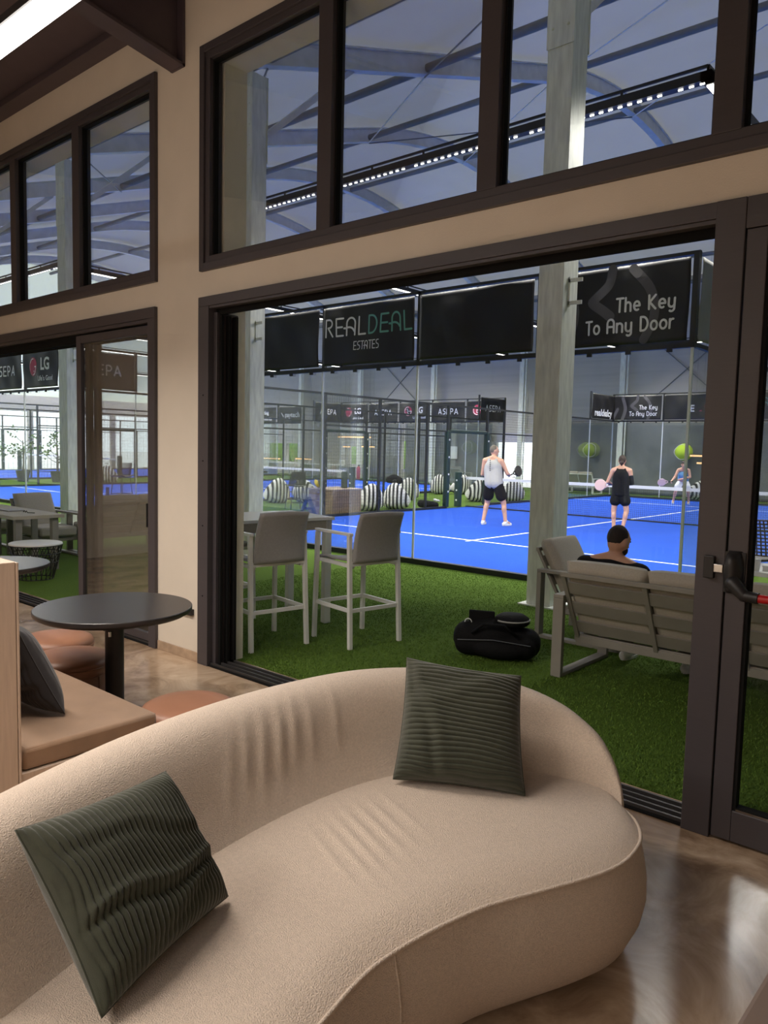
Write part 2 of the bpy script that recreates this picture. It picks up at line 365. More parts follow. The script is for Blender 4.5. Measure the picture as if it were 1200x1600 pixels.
# ------------------------------------------------------------------ windows and doors
def frame_rect(mb, x0, x1, z0, z1, w, y0, y1):
    mb.box(x0, x0+w, y0, y1, z0, z1); mb.box(x1-w, x1, y0, y1, z0, z1); mb.box(x0+w, x1-w, y0, y1, z0, z0+w); mb.box(x0+w, x1-w, y0, y1, z1-w, z1)
def transom(name, x0, x1, mulls, label):
    r = sroot(name, label)
    z0, z1 = 3.03, 4.657
    mb = MB(); frame_rect(mb, x0, x1, z0, z1, .055, YW-.03, YW+.10); frame_rect(mb, x0+.055, x1-.055, z0+.055, z1-.055, .05, YW-.012, YW+.10)
    mb.build('window_frame', 'frame', r, bevel=.003)
    for m in mulls:
        MB().box(m-.062, m+.062, YW-.018, YW+.10, z0+.10, z1-.10).build('mullion', 'frame', r, bevel=.003)
    e = [x0+.105]+[q for m in mulls for q in (m-.062, m+.062)]+[x1-.105]
    for a, b in zip(e[::2], e[1::2]):
        mb = MB(); frame_rect(mb, a, b, z0+.105, z1-.105, .014, YW+.02, YW+.06); mb.build('glazing_bead', 'frameblack', r)
        MB().box(a, b, YW+.045, YW+.051, z0+.105, z1-.105).build('window_pane', 'glasswin', r)
transom('window_1', -9.45, -5.557, [-8.17, -6.87], 'left band of high windows over the glass sliding doors')
transom('window_2', -4.962, .30, [-3.64, -2.39, -1.155], 'right band of high windows over the wide open doorway')
# door_2: the wide opening with its head tracks, floor tracks and jambs
r = sroot('door_2', 'wide open sliding doorway with dark frame and floor tracks')
mb = MB(); mb.box(-4.968, -4.84, YW-.03, YW+.07, 0, 2.765); mb.box(-4.84, -4.80, YW+.02, YW+.22, 0, 2.72)
mb.box(-4.968, -1.165, YW-.03, YW+.07, 2.765, 2.836); mb.box(-4.84, -1.165, YW-.022, YW+.03, 2.745, 2.765)
mb.build('door_frame', 'frame', r, bevel=.003)
mb = MB()
for k in range(3):
    y = YW+.045+k*.06
    mb.box(-4.84, -1.165, y, y+.022, 2.705+.016*k, 2.765); mb.box(-4.80, -4.775+.01*k, y, y+.022, 0.012, 2.70)
mb.box(-4.84, -1.165, YW+.03, YW+.22, 2.765, 2.795)
mb.build('head_track', 'frameblack', r)
MB().box(-4.968, -1.165, YW-.02, YW+.215, -.01, .010).build('sill', 'frameblack', r)
for k in range(4):
    y = YW+.0+k*.055; MB().box(-4.84, -1.165, y, y+.014, .010, .026).build('floor_rail', 'railgrey', r)
MB().box(-1.172, -1.046, YW-.035, YW+.21, 0, 2.836).build('door_post', 'frame', r, bevel=.004)
mb = MB()
for z in (.55, 1.1, 1.6, 2.1): mb.ell((-4.90, YW-.031, z), (.006, .004, .006), 8, 6)
mb.build('screw_cap', 'frameblack', r)
# door_3: glazed escape door on the right, with its push bar
r = sroot('door_3', 'glazed escape door with a red push bar beside the open doorway')
mb = MB(); x0, x1 = -1.040, .20
mb.box(x0, x0+.085, YW-.028, YW+.04, .012, 2.70); mb.box(x1-.085, x1, YW-.028, YW+.04, .012, 2.70); mb.box(x0+.085, x1-.085, YW-.028, YW+.04, .012, .155); mb.box(x0+.085, x1-.085, YW-.028, YW+.04, 2.615, 2.70)
mb.build('door_leaf', 'frame', r, bevel=.004)
mb = MB(); frame_rect(mb, x0+.085, x1-.085, .155, 2.615, .014, YW-.02, YW+.03); mb.build('glazing_bead', 'frameblack', r)
mb = MB().box(x0+.10, x1-.10, YW-.024, YW-.012, .155, .164); mb.build('weather_bar', 'chrome', r)
MB().box(x0+.085, x1-.085, YW+.005, YW+.011, .155, 2.615).build('door_pane', 'glasswin', r)
MB().box(-1.046, .30, YW-.03, YW+.05, 2.703, 2.836).build('door_head', 'frame', r, bevel=.003)
hb = MB(); hz = 1.245
hb.grid(lambda u, v: (x0+.035+.042*math.sin(PI*u-.5*PI)*(1-.35*abs(2*v-1)**2), YW-.028-.075*math.cos((u-.5)*PI)*(1-(2*v-1)**4)**.5-.002, hz-.02+.19*(v-.5)), 14, 16)
hb.cap((x0+.05, YW-.09, hz-.06), .034, (x0+.10, YW-.105, hz-.105), .026)
hb.box(x0-.005, x0+.08, YW-.04, YW-.026, hz-.11, hz+.07)
hb.build('bar_housing', 'black', r, smooth=60)
MB().tube([(x0+.09, YW-.105, hz-.105), (x0+.16, YW-.11, hz-.108)], .024, 14).build('bar_collar', 'black', r, smooth=60)
plabel(MB().tube([(x0+.16, YW-.11, hz-.108), (x1-.15, YW-.11, hz-.108)], .019, 16).build('push_bar', 'red', r, smooth=60), 'red tube of the push bar')
mb = MB().box(-1.130, -1.085, YW-.060, YW-.034, hz-.055, hz+.045); mb.build('strike_plate', 'black', r, bevel=.004)
plabel(MB().box(-1.085, -1.046, YW-.062, YW-.045, hz-.025, hz+.012).build('latch', 'chrome', r, bevel=.003), 'bright latch tongue')
# door_1: left sliding doors, two leaves parked on the right half
r = sroot('door_1', 'left glass sliding doors partly open towards the grass')
mb = MB(); mb.box(-5.668, -5.565, YW-.03, YW+.07, 0, 2.745); mb.box(-9.6, -5.565, YW-.03, YW+.07, 2.745, 2.832); mb.box(-9.6, -5.668, YW-.018, YW+.05, 2.715, 2.745)
mb.build('door_frame', 'frame', r, bevel=.003)
mb = MB()
for k in range(3): mb.box(-9.55, -5.668, YW+.04+k*.055, YW+.062+k*.055, 2.64, 2.72)
mb.box(-9.55, -5.668, YW+.03, YW+.205, 2.70, 2.722); mb.build('head_track', 'frameblack', r)
MB().box(-9.6, -5.668, YW-.02, YW+.205, -.01, .010).build('sill', 'frameblack', r)
for k in range(4): MB().box(-9.55, -5.668, YW+k*.052, YW+.014+k*.052, .010, .026).build('floor_rail', 'railgrey', r)
for k in range(3):
    a = -6.93+.055*k; y = YW+.005+k*.055
    mb = MB(); mb.box(a, a+.085, y, y+.04, .03, 2.70); mb.box(-5.668-.03, -5.668, y, y+.04, .03, 2.70); mb.box(a+.085, -5.698, y, y+.04, .03, .10); mb.box(a+.085, -5.698, y, y+.04, 2.63, 2.70)
    f = mb.build('sliding_leaf', 'frame' if k == 0 else 'frameblack', r, bevel=.003)
    MB().box(a+.085, -5.698, y+.017, y+.023, .10, 2.63).build('leaf_pane', 'glasswin', f)
MB().box(-5.69, -5.672, YW-.034, YW-.018, 1.02, 1.22).build('pull_handle', 'frameblack', r, bevel=.003)
mb = MB().box(-6.72, -6.66, YW+.175, YW+.178, 1.22, 1.30); mb.build('door_sticker', mat('blue_sticker', (.03, .10, .60), .5), r)
tag(MB().box(-5.20, -5.05, YW-.030, YW, .365, .415).build('wall_plate', 'black', bevel=.004), 'small black plate fixed low on the plastered pier', 'plate')

# ------------------------------------------------------------------ the sports hall
YR = 21.1
def prof(y):
    d = abs(y-YR); k = 4.6
    return 11.1-(.333/(2*k)*d*d if d < k else .333*(d-k/2))
struct(MB().box(-44.2, 6, 3.80, 31.9, -.20, 0).build('ground_turf', 'turf'))
mb = MB(); mb.box(-120, -44.2, -60, 120, -.22, -.02); mb.box(-44.2, 6, 31.9, 90, -.22, -.02); struct(mb.build('ground_outside', 'terr'))
FR = [1.0, -4.21, -9.45, -15.2, -20.3, -25.4, -30.5, -35.6, -40.7]
EDGE = [6.0]+FR+[-44.2]
def roof_fn(u, v):
    x = 6-50.2*u; y = 3.6+28.4*v
    for a, b in zip(EDGE, EDGE[1:]):
        if b <= x <= a+1e-6: t = (a-x)/(a-b); break
    return (x, y, prof(y)+.50+.16*math.sin(PI*t))
struct(MB().grid(roof_fn, 121, 60).build('roof_membrane', 'hallroof', smooth=180))
farholes = [(-20.25, -17.95, .02, 2.56), (-37.2, -35.7, .75, 1.85), (-35.4, -33.8, .75, 1.85), (-30.1, -29.3, .75, 1.75), (-29.2, -28.5, .75, 1.75), (-26.2, -25.9, .6, 2.1), (-11.55, -11.4, .8, 1.45), (-11.32, -11.17, .75, 1.35)]
mb = MB(); wall_layer(mb, -44.2, 6, 0, 8.9, 31.6, 31.8, farholes); struct(mb.build('wall_far', 'panel'))
mb = MB()
def endwall(x0, x1, holes, mbx):
    ys = sorted({3.87, 31.6, *[h[0] for h in holes], *[h[1] for h in holes]})
    for a, b in zip(ys, ys[1:]):
        z = 0
        for h in holes:
            if h[0] <= a+1e-6 and h[1] >= b-1e-6:
                if h[2] > z: mbx.box(x0, x1, a, b, z, h[2])
                z = h[3]
        mbx.box(x0, x1, a, b, z, 4.2)
endwall(-44.2, -44.0, [(5, 9.5, .02, 3.3), (9.8, 14.6, .02, 3.3), (14.9, 19.7, .02, 3.3), (20.0, 24.8, .02, 3.3), (25.1, 30.2, .02, 3.3)], mb)
struct(mb.build('wall_end_left', 'panel'))
mb = MB().grid(lambda u, v: (-44.1, 3.6+28.4*u, 4.2+(prof(3.6+28.4*u)+.52-4.2)*v), 60, 8); struct(mb.build('glow_gable', mat('glow_gable', (.80, .86, .76), .7, trans=.40), smooth=180))  # translucent gable added so its glow brightens the left roof bays
struct(MB().box(6, 6.2, 3.87, 31.6, 0, 12.6).build('wall_end_right', 'panel'))
# tarpaulin curtains along the far wall
for i, (a, b) in enumerate(((-17.8, -13.9), (-13.75, -8.9), (-8.8, -3.9), (-3.8, 5.9), (-25.8, -20.4), (-28.3, -26.3))):
    n = max(12, int((b-a)*6))
    mb = MB().grid(lambda u, v: (a+(b-a)*u, 31.42+.035*math.sin(u*n*.9+2*math.sin(3*v))*(.3+.7*(1-v))-.02*math.sin(7*u+9*v), .02+3.0*v), n, 24)
    o = tag(mb.build('tarpaulin', 'tarp', smooth=180, solid=.006), ['grey tarpaulin right of the bright doorway on the far wall', 'creased grey tarpaulin behind the woman in black', 'creased grey tarpaulin behind the girl in light blue', 'grey tarpaulin at the right end of the far wall', 'grey tarpaulin left of the bright doorway on the far wall', 'narrow grey tarpaulin left of the middle of the far wall'][i], 'curtain', 'tarpaulins on the far wall')
mb = MB().box(-17.95, -20.25, 31.60, 31.70, 2.12, 2.56); struct(mb.build('trim_2', mat('lilac_shutter', (.52, .50, .60), .6)))
# columns
def column(x, y, h, w, label, grp, plates=True):
    t = thing('steel_column', label, 'column', (x, y, 0), 0, grp)
    MB().box(-w/2, w/2, -w*.55, w*.55, .012, h).build('shaft', 'steel', t, bevel=.006)
    MB().box(-w*.75, w*.75, -w*.75, w*.75, 0, .014).build('base_plate', 'steel', t)
    if plates:
        mb = MB(); mb.box(-w/2-.012, w/2+.012, -w*.55-.012, -w*.55, h-1.25, h); mb.box(-w/2-.012, w/2+.012, w*.55, w*.55+.012, h-1.25, h); f = mb.build('gusset_plate', 'steel', t, bevel=.003)
        mb = MB()
        for z in (.15, .45, .75, 1.05):
            for s in (-1, 1): mb.ell((s*w*.3, -w*.55-.016, h-1.2+z), (.016, .012, .016), 8, 6)
        mb.build('bolt', 'steel', f)
        mb = MB(); mb.box(w/2, w/2+.02, -.05, -.03, 3.30, 3.62); mb.box(w/2, w/2+.16, -.05, -.03, 3.56, 3.60); mb.box(w/2, w/2+.16, -.05, -.03, 3.32, 3.36); mb.build('bracket', 'steel', t)
    return t
column(-4.21, 7.70, 7.25, .30, 'nearest galvanised steel column beside the outdoor armchair', 'galvanised columns along the near side')
column(-9.45, 7.70, 7.25, .26, 'galvanised steel column just outside the left edge of the wide doorway', 'galvanised columns along the near side')
column(-15.2, 7.70, 7.25, .34, 'galvanised steel column seen through the left sliding door', 'galvanised columns along the near side')
for i, x in enumerate((-3.9, -8.9, -13.8, -18.7, -23.9, -29.0, -33.8, -38.8)):
    t = thing('wall_column', ['far wall column at the right end', 'far wall column right of the girl in light blue', 'pale far wall column right behind the woman in black', 'far wall column in front of the bright doorway', 'far wall column between the doorway and the middle banners', 'far wall column above the amber lamps', 'far wall column left of the amber lamps', 'far wall column at the left end'][i], 'column', (x, 31.28, 0), 0, 'columns on the far wall')
    MB().box(-.18, .05, -.05, .05, 0, 7.3).build('shaft', 'steel', t); MB().box(.12, .17, -.03, .03, 0, 7.3).build('flange', 'steel', t)
for i, x in enumerate((-11.3, -26.4)):
    o = MB().bar((x-2.3, 31.585, 3.2), (x+2.3, 31.585, 7.2), .03, .03).bar((x+2.3, 31.56, 3.2), (x-2.3, 31.56, 7.2), .03, .03).build('cross_brace', 'cable'); tag(o, ['crossed bracing rods on the far wall right of the pale column', 'crossed bracing rods on the far wall near the middle'][i], 'brace', 'wall bracing')
# rafters, purlins, braces
names = ['at the right end', 'over the nearest column', 'over the second column', 'over the third column seen through the left windows', 'fourth from the nearest column', 'fifth from the nearest column', 'sixth from the nearest column', 'seventh from the nearest column', 'at the far left end']
for i, x in enumerate(FR):
    t = thing('roof_rafter', 'galvanised roof rafter '+names[i], 'rafter', (x, 7.7, 0), 0, 'rafters of the tent roof')
    ys = [4.0+27.5*k/44 for k in range(45)]
    def sweep(z0, z1, w):
        mb = MB(); vs = []
        for y in ys:
            z = prof(y); vs += [(-w/2, y-7.7, z+z0), (w/2, y-7.7, z+z0), (w/2, y-7.7, z+z1), (-w/2, y-7.7, z+z1)]
        fs = [(4*k+a, 4*k+(a+1) % 4, 4*k+4+(a+1) % 4, 4*k+4+a) for k in range(44) for a in range(4)]
        return mb.add(vs, fs+[(3, 2, 1, 0), (176, 177, 178, 179)])
    sweep(0, .03, .20).build('bottom_flange', 'steelroof', t); sweep(.03, .36, .11).build('web', 'steelroof', t); sweep(.36, .39, .20).build('top_flange', 'steelroof', t)
    if -26 < x < 0:
        MB().bar((0, .10, 6.35), (0, 2.1, prof(9.8)+.02), .09, .09).build('knee_brace', 'steelroof', t)
pl = ['at the eave', 'first above the eave', 'second above the eave', 'along the ridge', 'first beyond the ridge', 'second beyond the ridge', 'at the far eave']
for i, y in enumerate((7.95, 11.8, 16.5, 21.1, 25.7, 29.6, 31.3)):
    o = MB().tube([(6, y, prof(y)+.12), (-44, y, prof(y)+.12)], .080, 10).build('roof_purlin', 'purlin', smooth=60)
    tag(o, 'long round roof purlin '+pl[i], 'purlin', 'purlins of the tent roof')
cb = [(-4.21, 11.8, -9.45, 16.5), (-4.21, 7.95, -9.45, 11.8), (-9.45, 7.95, -15.2, 11.8), (-9.45, 11.8, -15.2, 16.5), (-4.21, 16.5, -9.45, 21.1), (-15.2, 7.95, -20.3, 11.8), (-4.21, 21.1, -9.45, 25.7), (-9.45, 21.1, -15.2, 16.5), (-15.2, 11.8, -20.3, 16.5), (-9.45, 16.5, -15.2, 21.1)]
cn = ['second bay up from the nearest column', 'lowest bay by the nearest column', 'lowest bay by the second column', 'second bay up from the second column', 'ridge bay beside the nearest rafter', 'lowest bay past the third column', 'first bay beyond the ridge', 'ridge bay, crossing back to the second rafter', 'second bay past the third column', 'ridge bay past the second rafter']
for i, (xa, ya, xb, yb) in enumerate(cb):
    tag(MB().tube([(xa, ya, prof(ya)-.03), (xb, yb, prof(yb)-.03)], .016, 6).build('bracing_cable', ('steelroof' if i in (0, 3, 4, 6, 9) else 'cable'), smooth=60), 'thin roof bracing cable, '+cn[i], 'cable', 'roof bracing cables')
# ------------------------------------------------------------------ lettering: a small stroke font and built-in type
def arc(cx, cy, rx, ry, a0, a1, n=14): return [(cx+rx*math.cos(math.radians(a0+(a1-a0)*i/n)), cy+ry*math.sin(math.radians(a0+(a1-a0)*i/n))) for i in range(n+1)]
GL = {  # glyph: (advance, strokes)
 'R': (.62, [[(.05, 0), (.05, 1), (.26, 1)]+arc(.26, .76, .24, .24, 90, -90)+[(.20, .52), (.52, 0)]]),
 'E': (.58, [[(.52, 1), (.05, 1), (.05, 0), (.52, 0)], [(.05, .5), (.46, .5)]]),
 'A': (.66, [[(.05, 0), (.05, .68)]+arc(.31, .68, .26, .32, 180, 0)+[(.57, 0)], [(-.12, .42)]+arc(.18, .10, .36, .36, 120, 20, 8)]),
 'L': (.54, [[(.05, 1), (.05, 0), (.50, 0)]]),
 'D': (.66, [[(.05, 0), (.05, 1), (.22, 1)]+arc(.22, .5, .36, .5, 90, -90)+[(.05, 0)]]),
 'S': (.54, [[(.48, 1), (.24, 1)]+arc(.24, .76, .19, .24, 90, 270, 10)+arc(.28, .26, .21, .26, 90, -90, 10)+[(.05, 0)]]),
 'T': (.56, [[(.02, 1), (.54, 1)], [(.28, 1), (.28, 0)]]),
 'P': (.60, [[(.05, 0), (.05, 1), (.28, 1)]+arc(.28, .72, .26, .28, 90, -90)+[(.05, .44)]]),
 'V': (.72, [[(.04, 0), (.35, 1), (.66, 0)], [(.20, .30), (.50, .30)]]),
 'h': (.54, [[(.05, 1), (.05, 0)], [(.05, .38)]+arc(.25, .42, .20, .24, 170, 0)+[(.45, 0)]]),
 'e': (.58, [[(.06, .34), (.50, .34)]+arc(.28, .34, .22, .32, 0, 300, 18)]),
 'K': (.62, [[(.05, 0), (.05, 1)], [(.52, 1), (.10, .50), (.54, 0)]]),
 'y': (.56, [[(.05, .66), (.05, .30)]+arc(.26, .26, .21, .24, 180, 360)+[(.47, .66), (.47, -.08)]+arc(.28, -.10, .19, .20, 0, -130, 8)]),
 'o': (.60, [arc(.29, .33, .24, .32, 0, 360, 20)]),
 'n': (.56, [[(.05, .66), (.05, 0)], [(.05, .38)]+arc(.26, .42, .21, .24, 170, 0)+[(.47, 0)]]),
 'r': (.38, [[(.05, .66), (.05, 0)], [(.05, .38)]+arc(.26, .40, .21, .26, 170, 80, 6)]),
 'U': (.64, [[(.05, 0), (.05, .68)]+arc(.31, .68, .26, .32, 180, 0)+[(.57, 0)], [(.05, .44), (.57, .44)]]),
 ' ': (.34, []),
}
def ribbon(mb, pts, w, fn):
    for a, b in zip(pts, pts[1:]):
        d = Vector((b[0]-a[0], b[1]-a[1]));
        if d.length < 1e-6: continue
        n = Vector((-d.y, d.x)).normalized()*w/2
        mb.add([fn(a[0]+n.x, a[1]+n.y), fn(a[0]-n.x, a[1]-n.y), fn(b[0]-n.x, b[1]-n.y), fn(b[0]+n.x, b[1]+n.y)], [(0, 1, 2, 3)])
    for p in pts:
        mb.add([fn(p[0]+w/2*math.cos(2*PI*k/10), p[1]+w/2*math.sin(2*PI*k/10)) for k in range(10)], [tuple(range(10))])
def stroke_text(mb, s, x, z, h, w, fn, sx=1.0, gap=.12):
    for ch in s:
        adv, st = GL[ch]
        for pl_ in st: ribbon(mb, [(x+px*h*sx, z+pz*h) for px, pz in pl_], w, fn)
        x += (adv+gap)*h*sx
    return x
def stroke_len(s, h, sx=1.0, gap=.12): return sum((GL[c][0]+gap)*h*sx for c in s)-gap*h*sx
def type_mesh(s, h, bold=0.0, align='CENTER', sx=1.0):
    """verts and faces of a line of type, in the xz plane"""
    cu = bpy.data.curves.new('type', 'FONT'); cu.body = s; cu.size = h*1.38; cu.offset = bold; cu.align_x = align; cu.resolution_u = 3
    o = bpy.data.objects.new('type', cu); COL.objects.link(o)
    dg = bpy.context.evaluated_depsgraph_get(); me = bpy.data.meshes.new_from_object(o.evaluated_get(dg))
    vs = [(v.co.x*sx, v.co.y) for v in me.vertices]; fs = [tuple(p.vertices) for p in me.polygons]
    bpy.data.objects.remove(o); bpy.data.curves.remove(cu); bpy.data.meshes.remove(me)
    return vs, fs
TYPE = {}
def put_type(mb, s, x, z, h, fn, bold=0.0, align='CENTER', sx=1.0):
    k = (s, h, bold, align, sx)
    if k not in TYPE: TYPE[k] = type_mesh(s, h, bold, align, sx)
    vs, fs = TYPE[k]; mb.add([fn(x+a, z+b) for a, b in vs], fs)

# banners hang in a local frame: x along, z up from the lower rail, front towards -y
def banner(loc, rz, w, label, kind='plain', group=None, phase=0.0, h=.93, detail=True, matn='banner'):
    t = thing('banner', label, 'banner', loc, rz, group)
    def wr(x, z):
        e = min(1, 6*min(z, h-z)+.2)
        return (.012*math.sin(2.6*x+phase+2.2*z)+.010*math.sin(5.1*x-3.5*z+2*phase)+.007*math.sin(9*x+6*z+phase)+.006*abs(math.sin(1.57*x*2)))*e
    MB().grid(lambda u, v: (.05+(w-.10)*u, wr(.05+(w-.10)*u, .035+h*v), .035+h*v), 40 if detail else 16, 20 if detail else 8).build('vinyl_sheet', matn, t, smooth=180, solid=.004)
    fn = lambda x, z: (x, wr(x, z)-.007, z)
    def lettering(mb, m, nm='lettering'): mb.build(nm, m, t)
    if kind == 'real':
        a = MB(); H = .27; x0 = .11; wd = .030
        x1 = stroke_text(a, 'REAL', x0, .50, H, wd, fn, 1.17); lettering(a, 'ink')
        b = MB(); stroke_text(b, 'DEAL', x1+.01, .50, H, wd, fn, 1.17); lettering(b, 'inkgreen')
        c = MB(); L = stroke_len('ESTATES', .125, .9); stroke_text(c, 'ESTATES', 1.0-L/2, .265, .125, .014, fn, .9); lettering(c, 'ink', 'small_lettering')
    if kind == 'key':
        def shape(pts, w_): k = MB(); ribbon(k, pts, w_, fn); k.build('printed_key_shape', 'inkdark', t)
        shape(cat_rom([(.42, .06), (.50, .30), (.52, .52), (.42, .86)], 6), .13)
        shape([(.05, .08), (.22, .45)], .11)
        shape(cat_rom([(1.02, .94), (.98, .76), (.80, .60), (.78, .56), (.92, .46), (1.02, .38)], 6), .12)
        shape(cat_rom([(1.28, .92), (1.50, .66), (1.56, .36), (1.44, .08)], 6), .11)
        fn2 = lambda x, z: (x, wr(x, z)-.010, z)
        a = MB(); L = stroke_len('The Key', .157, 1.0); x = stroke_text(a, 'The ', 1.80-L, .425, .157, .026, fn2); lettering(a, 'ink'); a = MB(); stroke_text(a, 'Key', x, .425, .157, .026, fn2)
        lettering(a, 'ink')
        s2 = 'To Uny Door'
        x = 1.80-stroke_len(s2, .157)
        for wd_ in ('To ', 'Uny ', 'Door'): a = MB(); x = stroke_text(a, wd_, x, .185, .157, .026, fn2); lettering(a, 'ink')
    if kind == 'asepa':
        s = 'VSEPV'; H = .24; x = w/2-stroke_len(s, H, 1.15, .22)/2
        for ch in s: a = MB(); x = stroke_text(a, ch, x, .40, H, .040, fn, 1.15, .22); lettering(a, 'ink', 'letter')
    if kind == 'lg':
        d = MB(); cx, cz, R = .62, .56, .235
        d.add([fn(cx+R*math.cos(2*PI*k/40), cz+R*math.sin(2*PI*k/40)) for k in range(40)], [tuple(range(40))]); lettering(d, 'inkred', 'round_emblem')
        fn2 = lambda x, z: (x, wr(x, z)-.010, z)
        e = MB(); ribbon(e, arc(cx, cz, R*.84, R*.84, 80, 360, 30)+[(cx+.03, cz)], .026, fn2); ribbon(e, [(cx-.02, cz+.11), (cx-.02, cz-.11), (cx+.06, cz-.11)], .026, fn2); ribbon(e, [(cx-.10, cz+.09), (cx-.101, cz+.09)], .045, fn2); lettering(e, 'ink', 'emblem_lines')
        a = MB(); put_type(a, 'LG', 1.29, .47, .30, fn, .012, sx=.92); lettering(a, 'ink'); a = MB(); put_type(a, "Life's Good", 1.30, .20, .125, fn, .003, sx=.95); lettering(a, 'ink', 'small_lettering')
    if kind == 'paytech':
        a = MB(); put_type(a, 'paytech', 1.20, .40, .28, fn, .010); ribbon(a, [(.30, .62), (.46, .42)], .05, fn); lettering(a, 'ink')
    if kind == 'powering':
        a = MB(); put_type(a, 'powering', .75, .56, .22, fn, .008); lettering(a, 'ink'); a = MB(); put_type(a, 'payments', 1.02, .22, .22, fn, .008); lettering(a, 'ink')
    if kind == 'reside':
        a = MB(); put_type(a, 'realdealcy', 1.0, .14, .26, fn, .010); lettering(a, 'ink')
    if kind == 'ie':
        a = MB(); put_type(a, 'IE', 1.05, .33, .24, fn, .010); lettering(a, 'ink')
        b = MB(); b.add([fn(1.35, .33), fn(1.75, .33), fn(1.58, .58)], [(0, 1, 2)]); lettering(b, 'inkred', 'red_mark')
    return t

# ------------------------------------------------------------------ a padel court
CY = 8.9586; CL = 20.0; CW = 10.0
def wires(mb, o, du, dv, nu, nv, su, sv, r):
    """flat welded mesh: square wires along du and dv"""
    o = Vector(o); du = Vector(du); dv = Vector(dv)
    for i in range(nu+1): mb.bar(o+du*(i*su), o+du*(i*su)+dv*(nv*sv), r, r)
    for j in range(nv+1): mb.bar(o+dv*(j*sv), o+dv*(j*sv)+du*(nu*su), r, r)
def glass_end(x0, y, name_label, grp, n=5, facing=1):
    t = thing('glass_wall', name_label, 'glass wall', (x0, y, 0), 0, grp)
    for k in range(n):
        MB().box(2*k+.008, 2*k+1.992, -.006, .006, .07, 2.975).build('glass_panel', 'glasscourt', t)
    for k in range(n+1):
        w = .028 if k not in (0, n) else .03
        MB().box(2*k-w/2, 2*k+w/2, -.014, .014, .07, 2.97).build('glass_joint', 'edgeglow', t)
        f = MB().box(2*k-.03, 2*k+.03, .0, .06, 3.0, 4.03).build('banner_post', 'fence', t)
    MB().box(-.03, 2*n+.03, -.035, .035, 2.955, 3.015).build('lower_rail', 'fence', t)
    MB().box(-.03, 2*n+.03, .0, .05, 4.0, 4.04).build('upper_rail', 'fence', t)
    MB().box(-.05, 2*n+.05, -.05, .05, 0, .075).build('kerb', 'fence', t)
    mb = MB()
    for k in range(4*n):
        mb.box(.5*k+.22, .5*k+.28, -.045, -.015, 2.915, 2.965)
    mb.build('glass_clip', 'fence', t)
    return t
def side_fence(x, y0, label, grp, step, pads=True):
    t = thing('side_fence', label, 'fence', (x, y0, 0), 0, grp)
    for y in (0, 2, 16, 18):
        MB().box(-.006, .006, y+.008, y+1.992, .07, 2.97).build('glass_panel', 'glasscourt', t)
    for y in (4, 6, 8, 8.98, 11.02, 12, 14, 16):
        MB().box(-.03, .03, y-.03, y+.03, 0, 3.0).build('fence_post', 'fence', t)
    for y in (0, 2, 18, 20):
        MB().box(-.012, .012, y-.011, y+.011, .07, 2.97).build('glass_joint', 'edgeglow', t)
    for y in (0, 2, 18, 20):
        MB().box(-.03, .03, y-.03, y+.03, 3.0, 4.03).build('banner_post', 'fence', t)
    MB().box(-.025, .025, 0, 20, 2.965, 3.015).build('upper_rail', 'fence', t)
    mb = MB(); mb.box(-.02, .02, 4, 8.98, 2.22, 2.26); mb.box(-.02, .02, 11.02, 16, 2.22, 2.26); mb.build('middle_rail', 'fence', t)
    mb = MB(); mb.box(-.04, .04, 0, 8.98, 0, .075); mb.box(-.04, .04, 11.02, 20, 0, .075); mb.build('kerb', 'fence', t)
    for y0_, y1_, z0_, z1_ in ((4, 8.98, .08, 2.96), (11.02, 16, .08, 2.96), (8.98, 11.02, 2.26, 2.96)):
        mb = MB(); nu = int((y1_-y0_)/step); nv = int((z1_-z0_)/step)
        wires(mb, (0, y0_, z0_), (0, 1, 0), (0, 0, 1), nu, nv, (y1_-y0_)/nu, (z1_-z0_)/nv, .004)
        mb.build('wire_mesh', 'fence', t)
    if pads:
        mb = MB()
        for y in (8.98, 11.02): mb.box(-.07, .07, y-.07, y+.07, .05, 2.26)
        mb.box(-.06, .06, 9.05, 10.95, 2.20, 2.30)
        plabel(mb.build('gate_padding', 'pad', t, bevel=.02), 'dark green padding round the gate')
        for z in (.5, 1.0, 1.5, 2.0):
            for y in (8.98, 11.02): MB().ell((.075, y, z), (.012, .03, .03), 10, 6).build('padding_button', 'white', t)
    return t
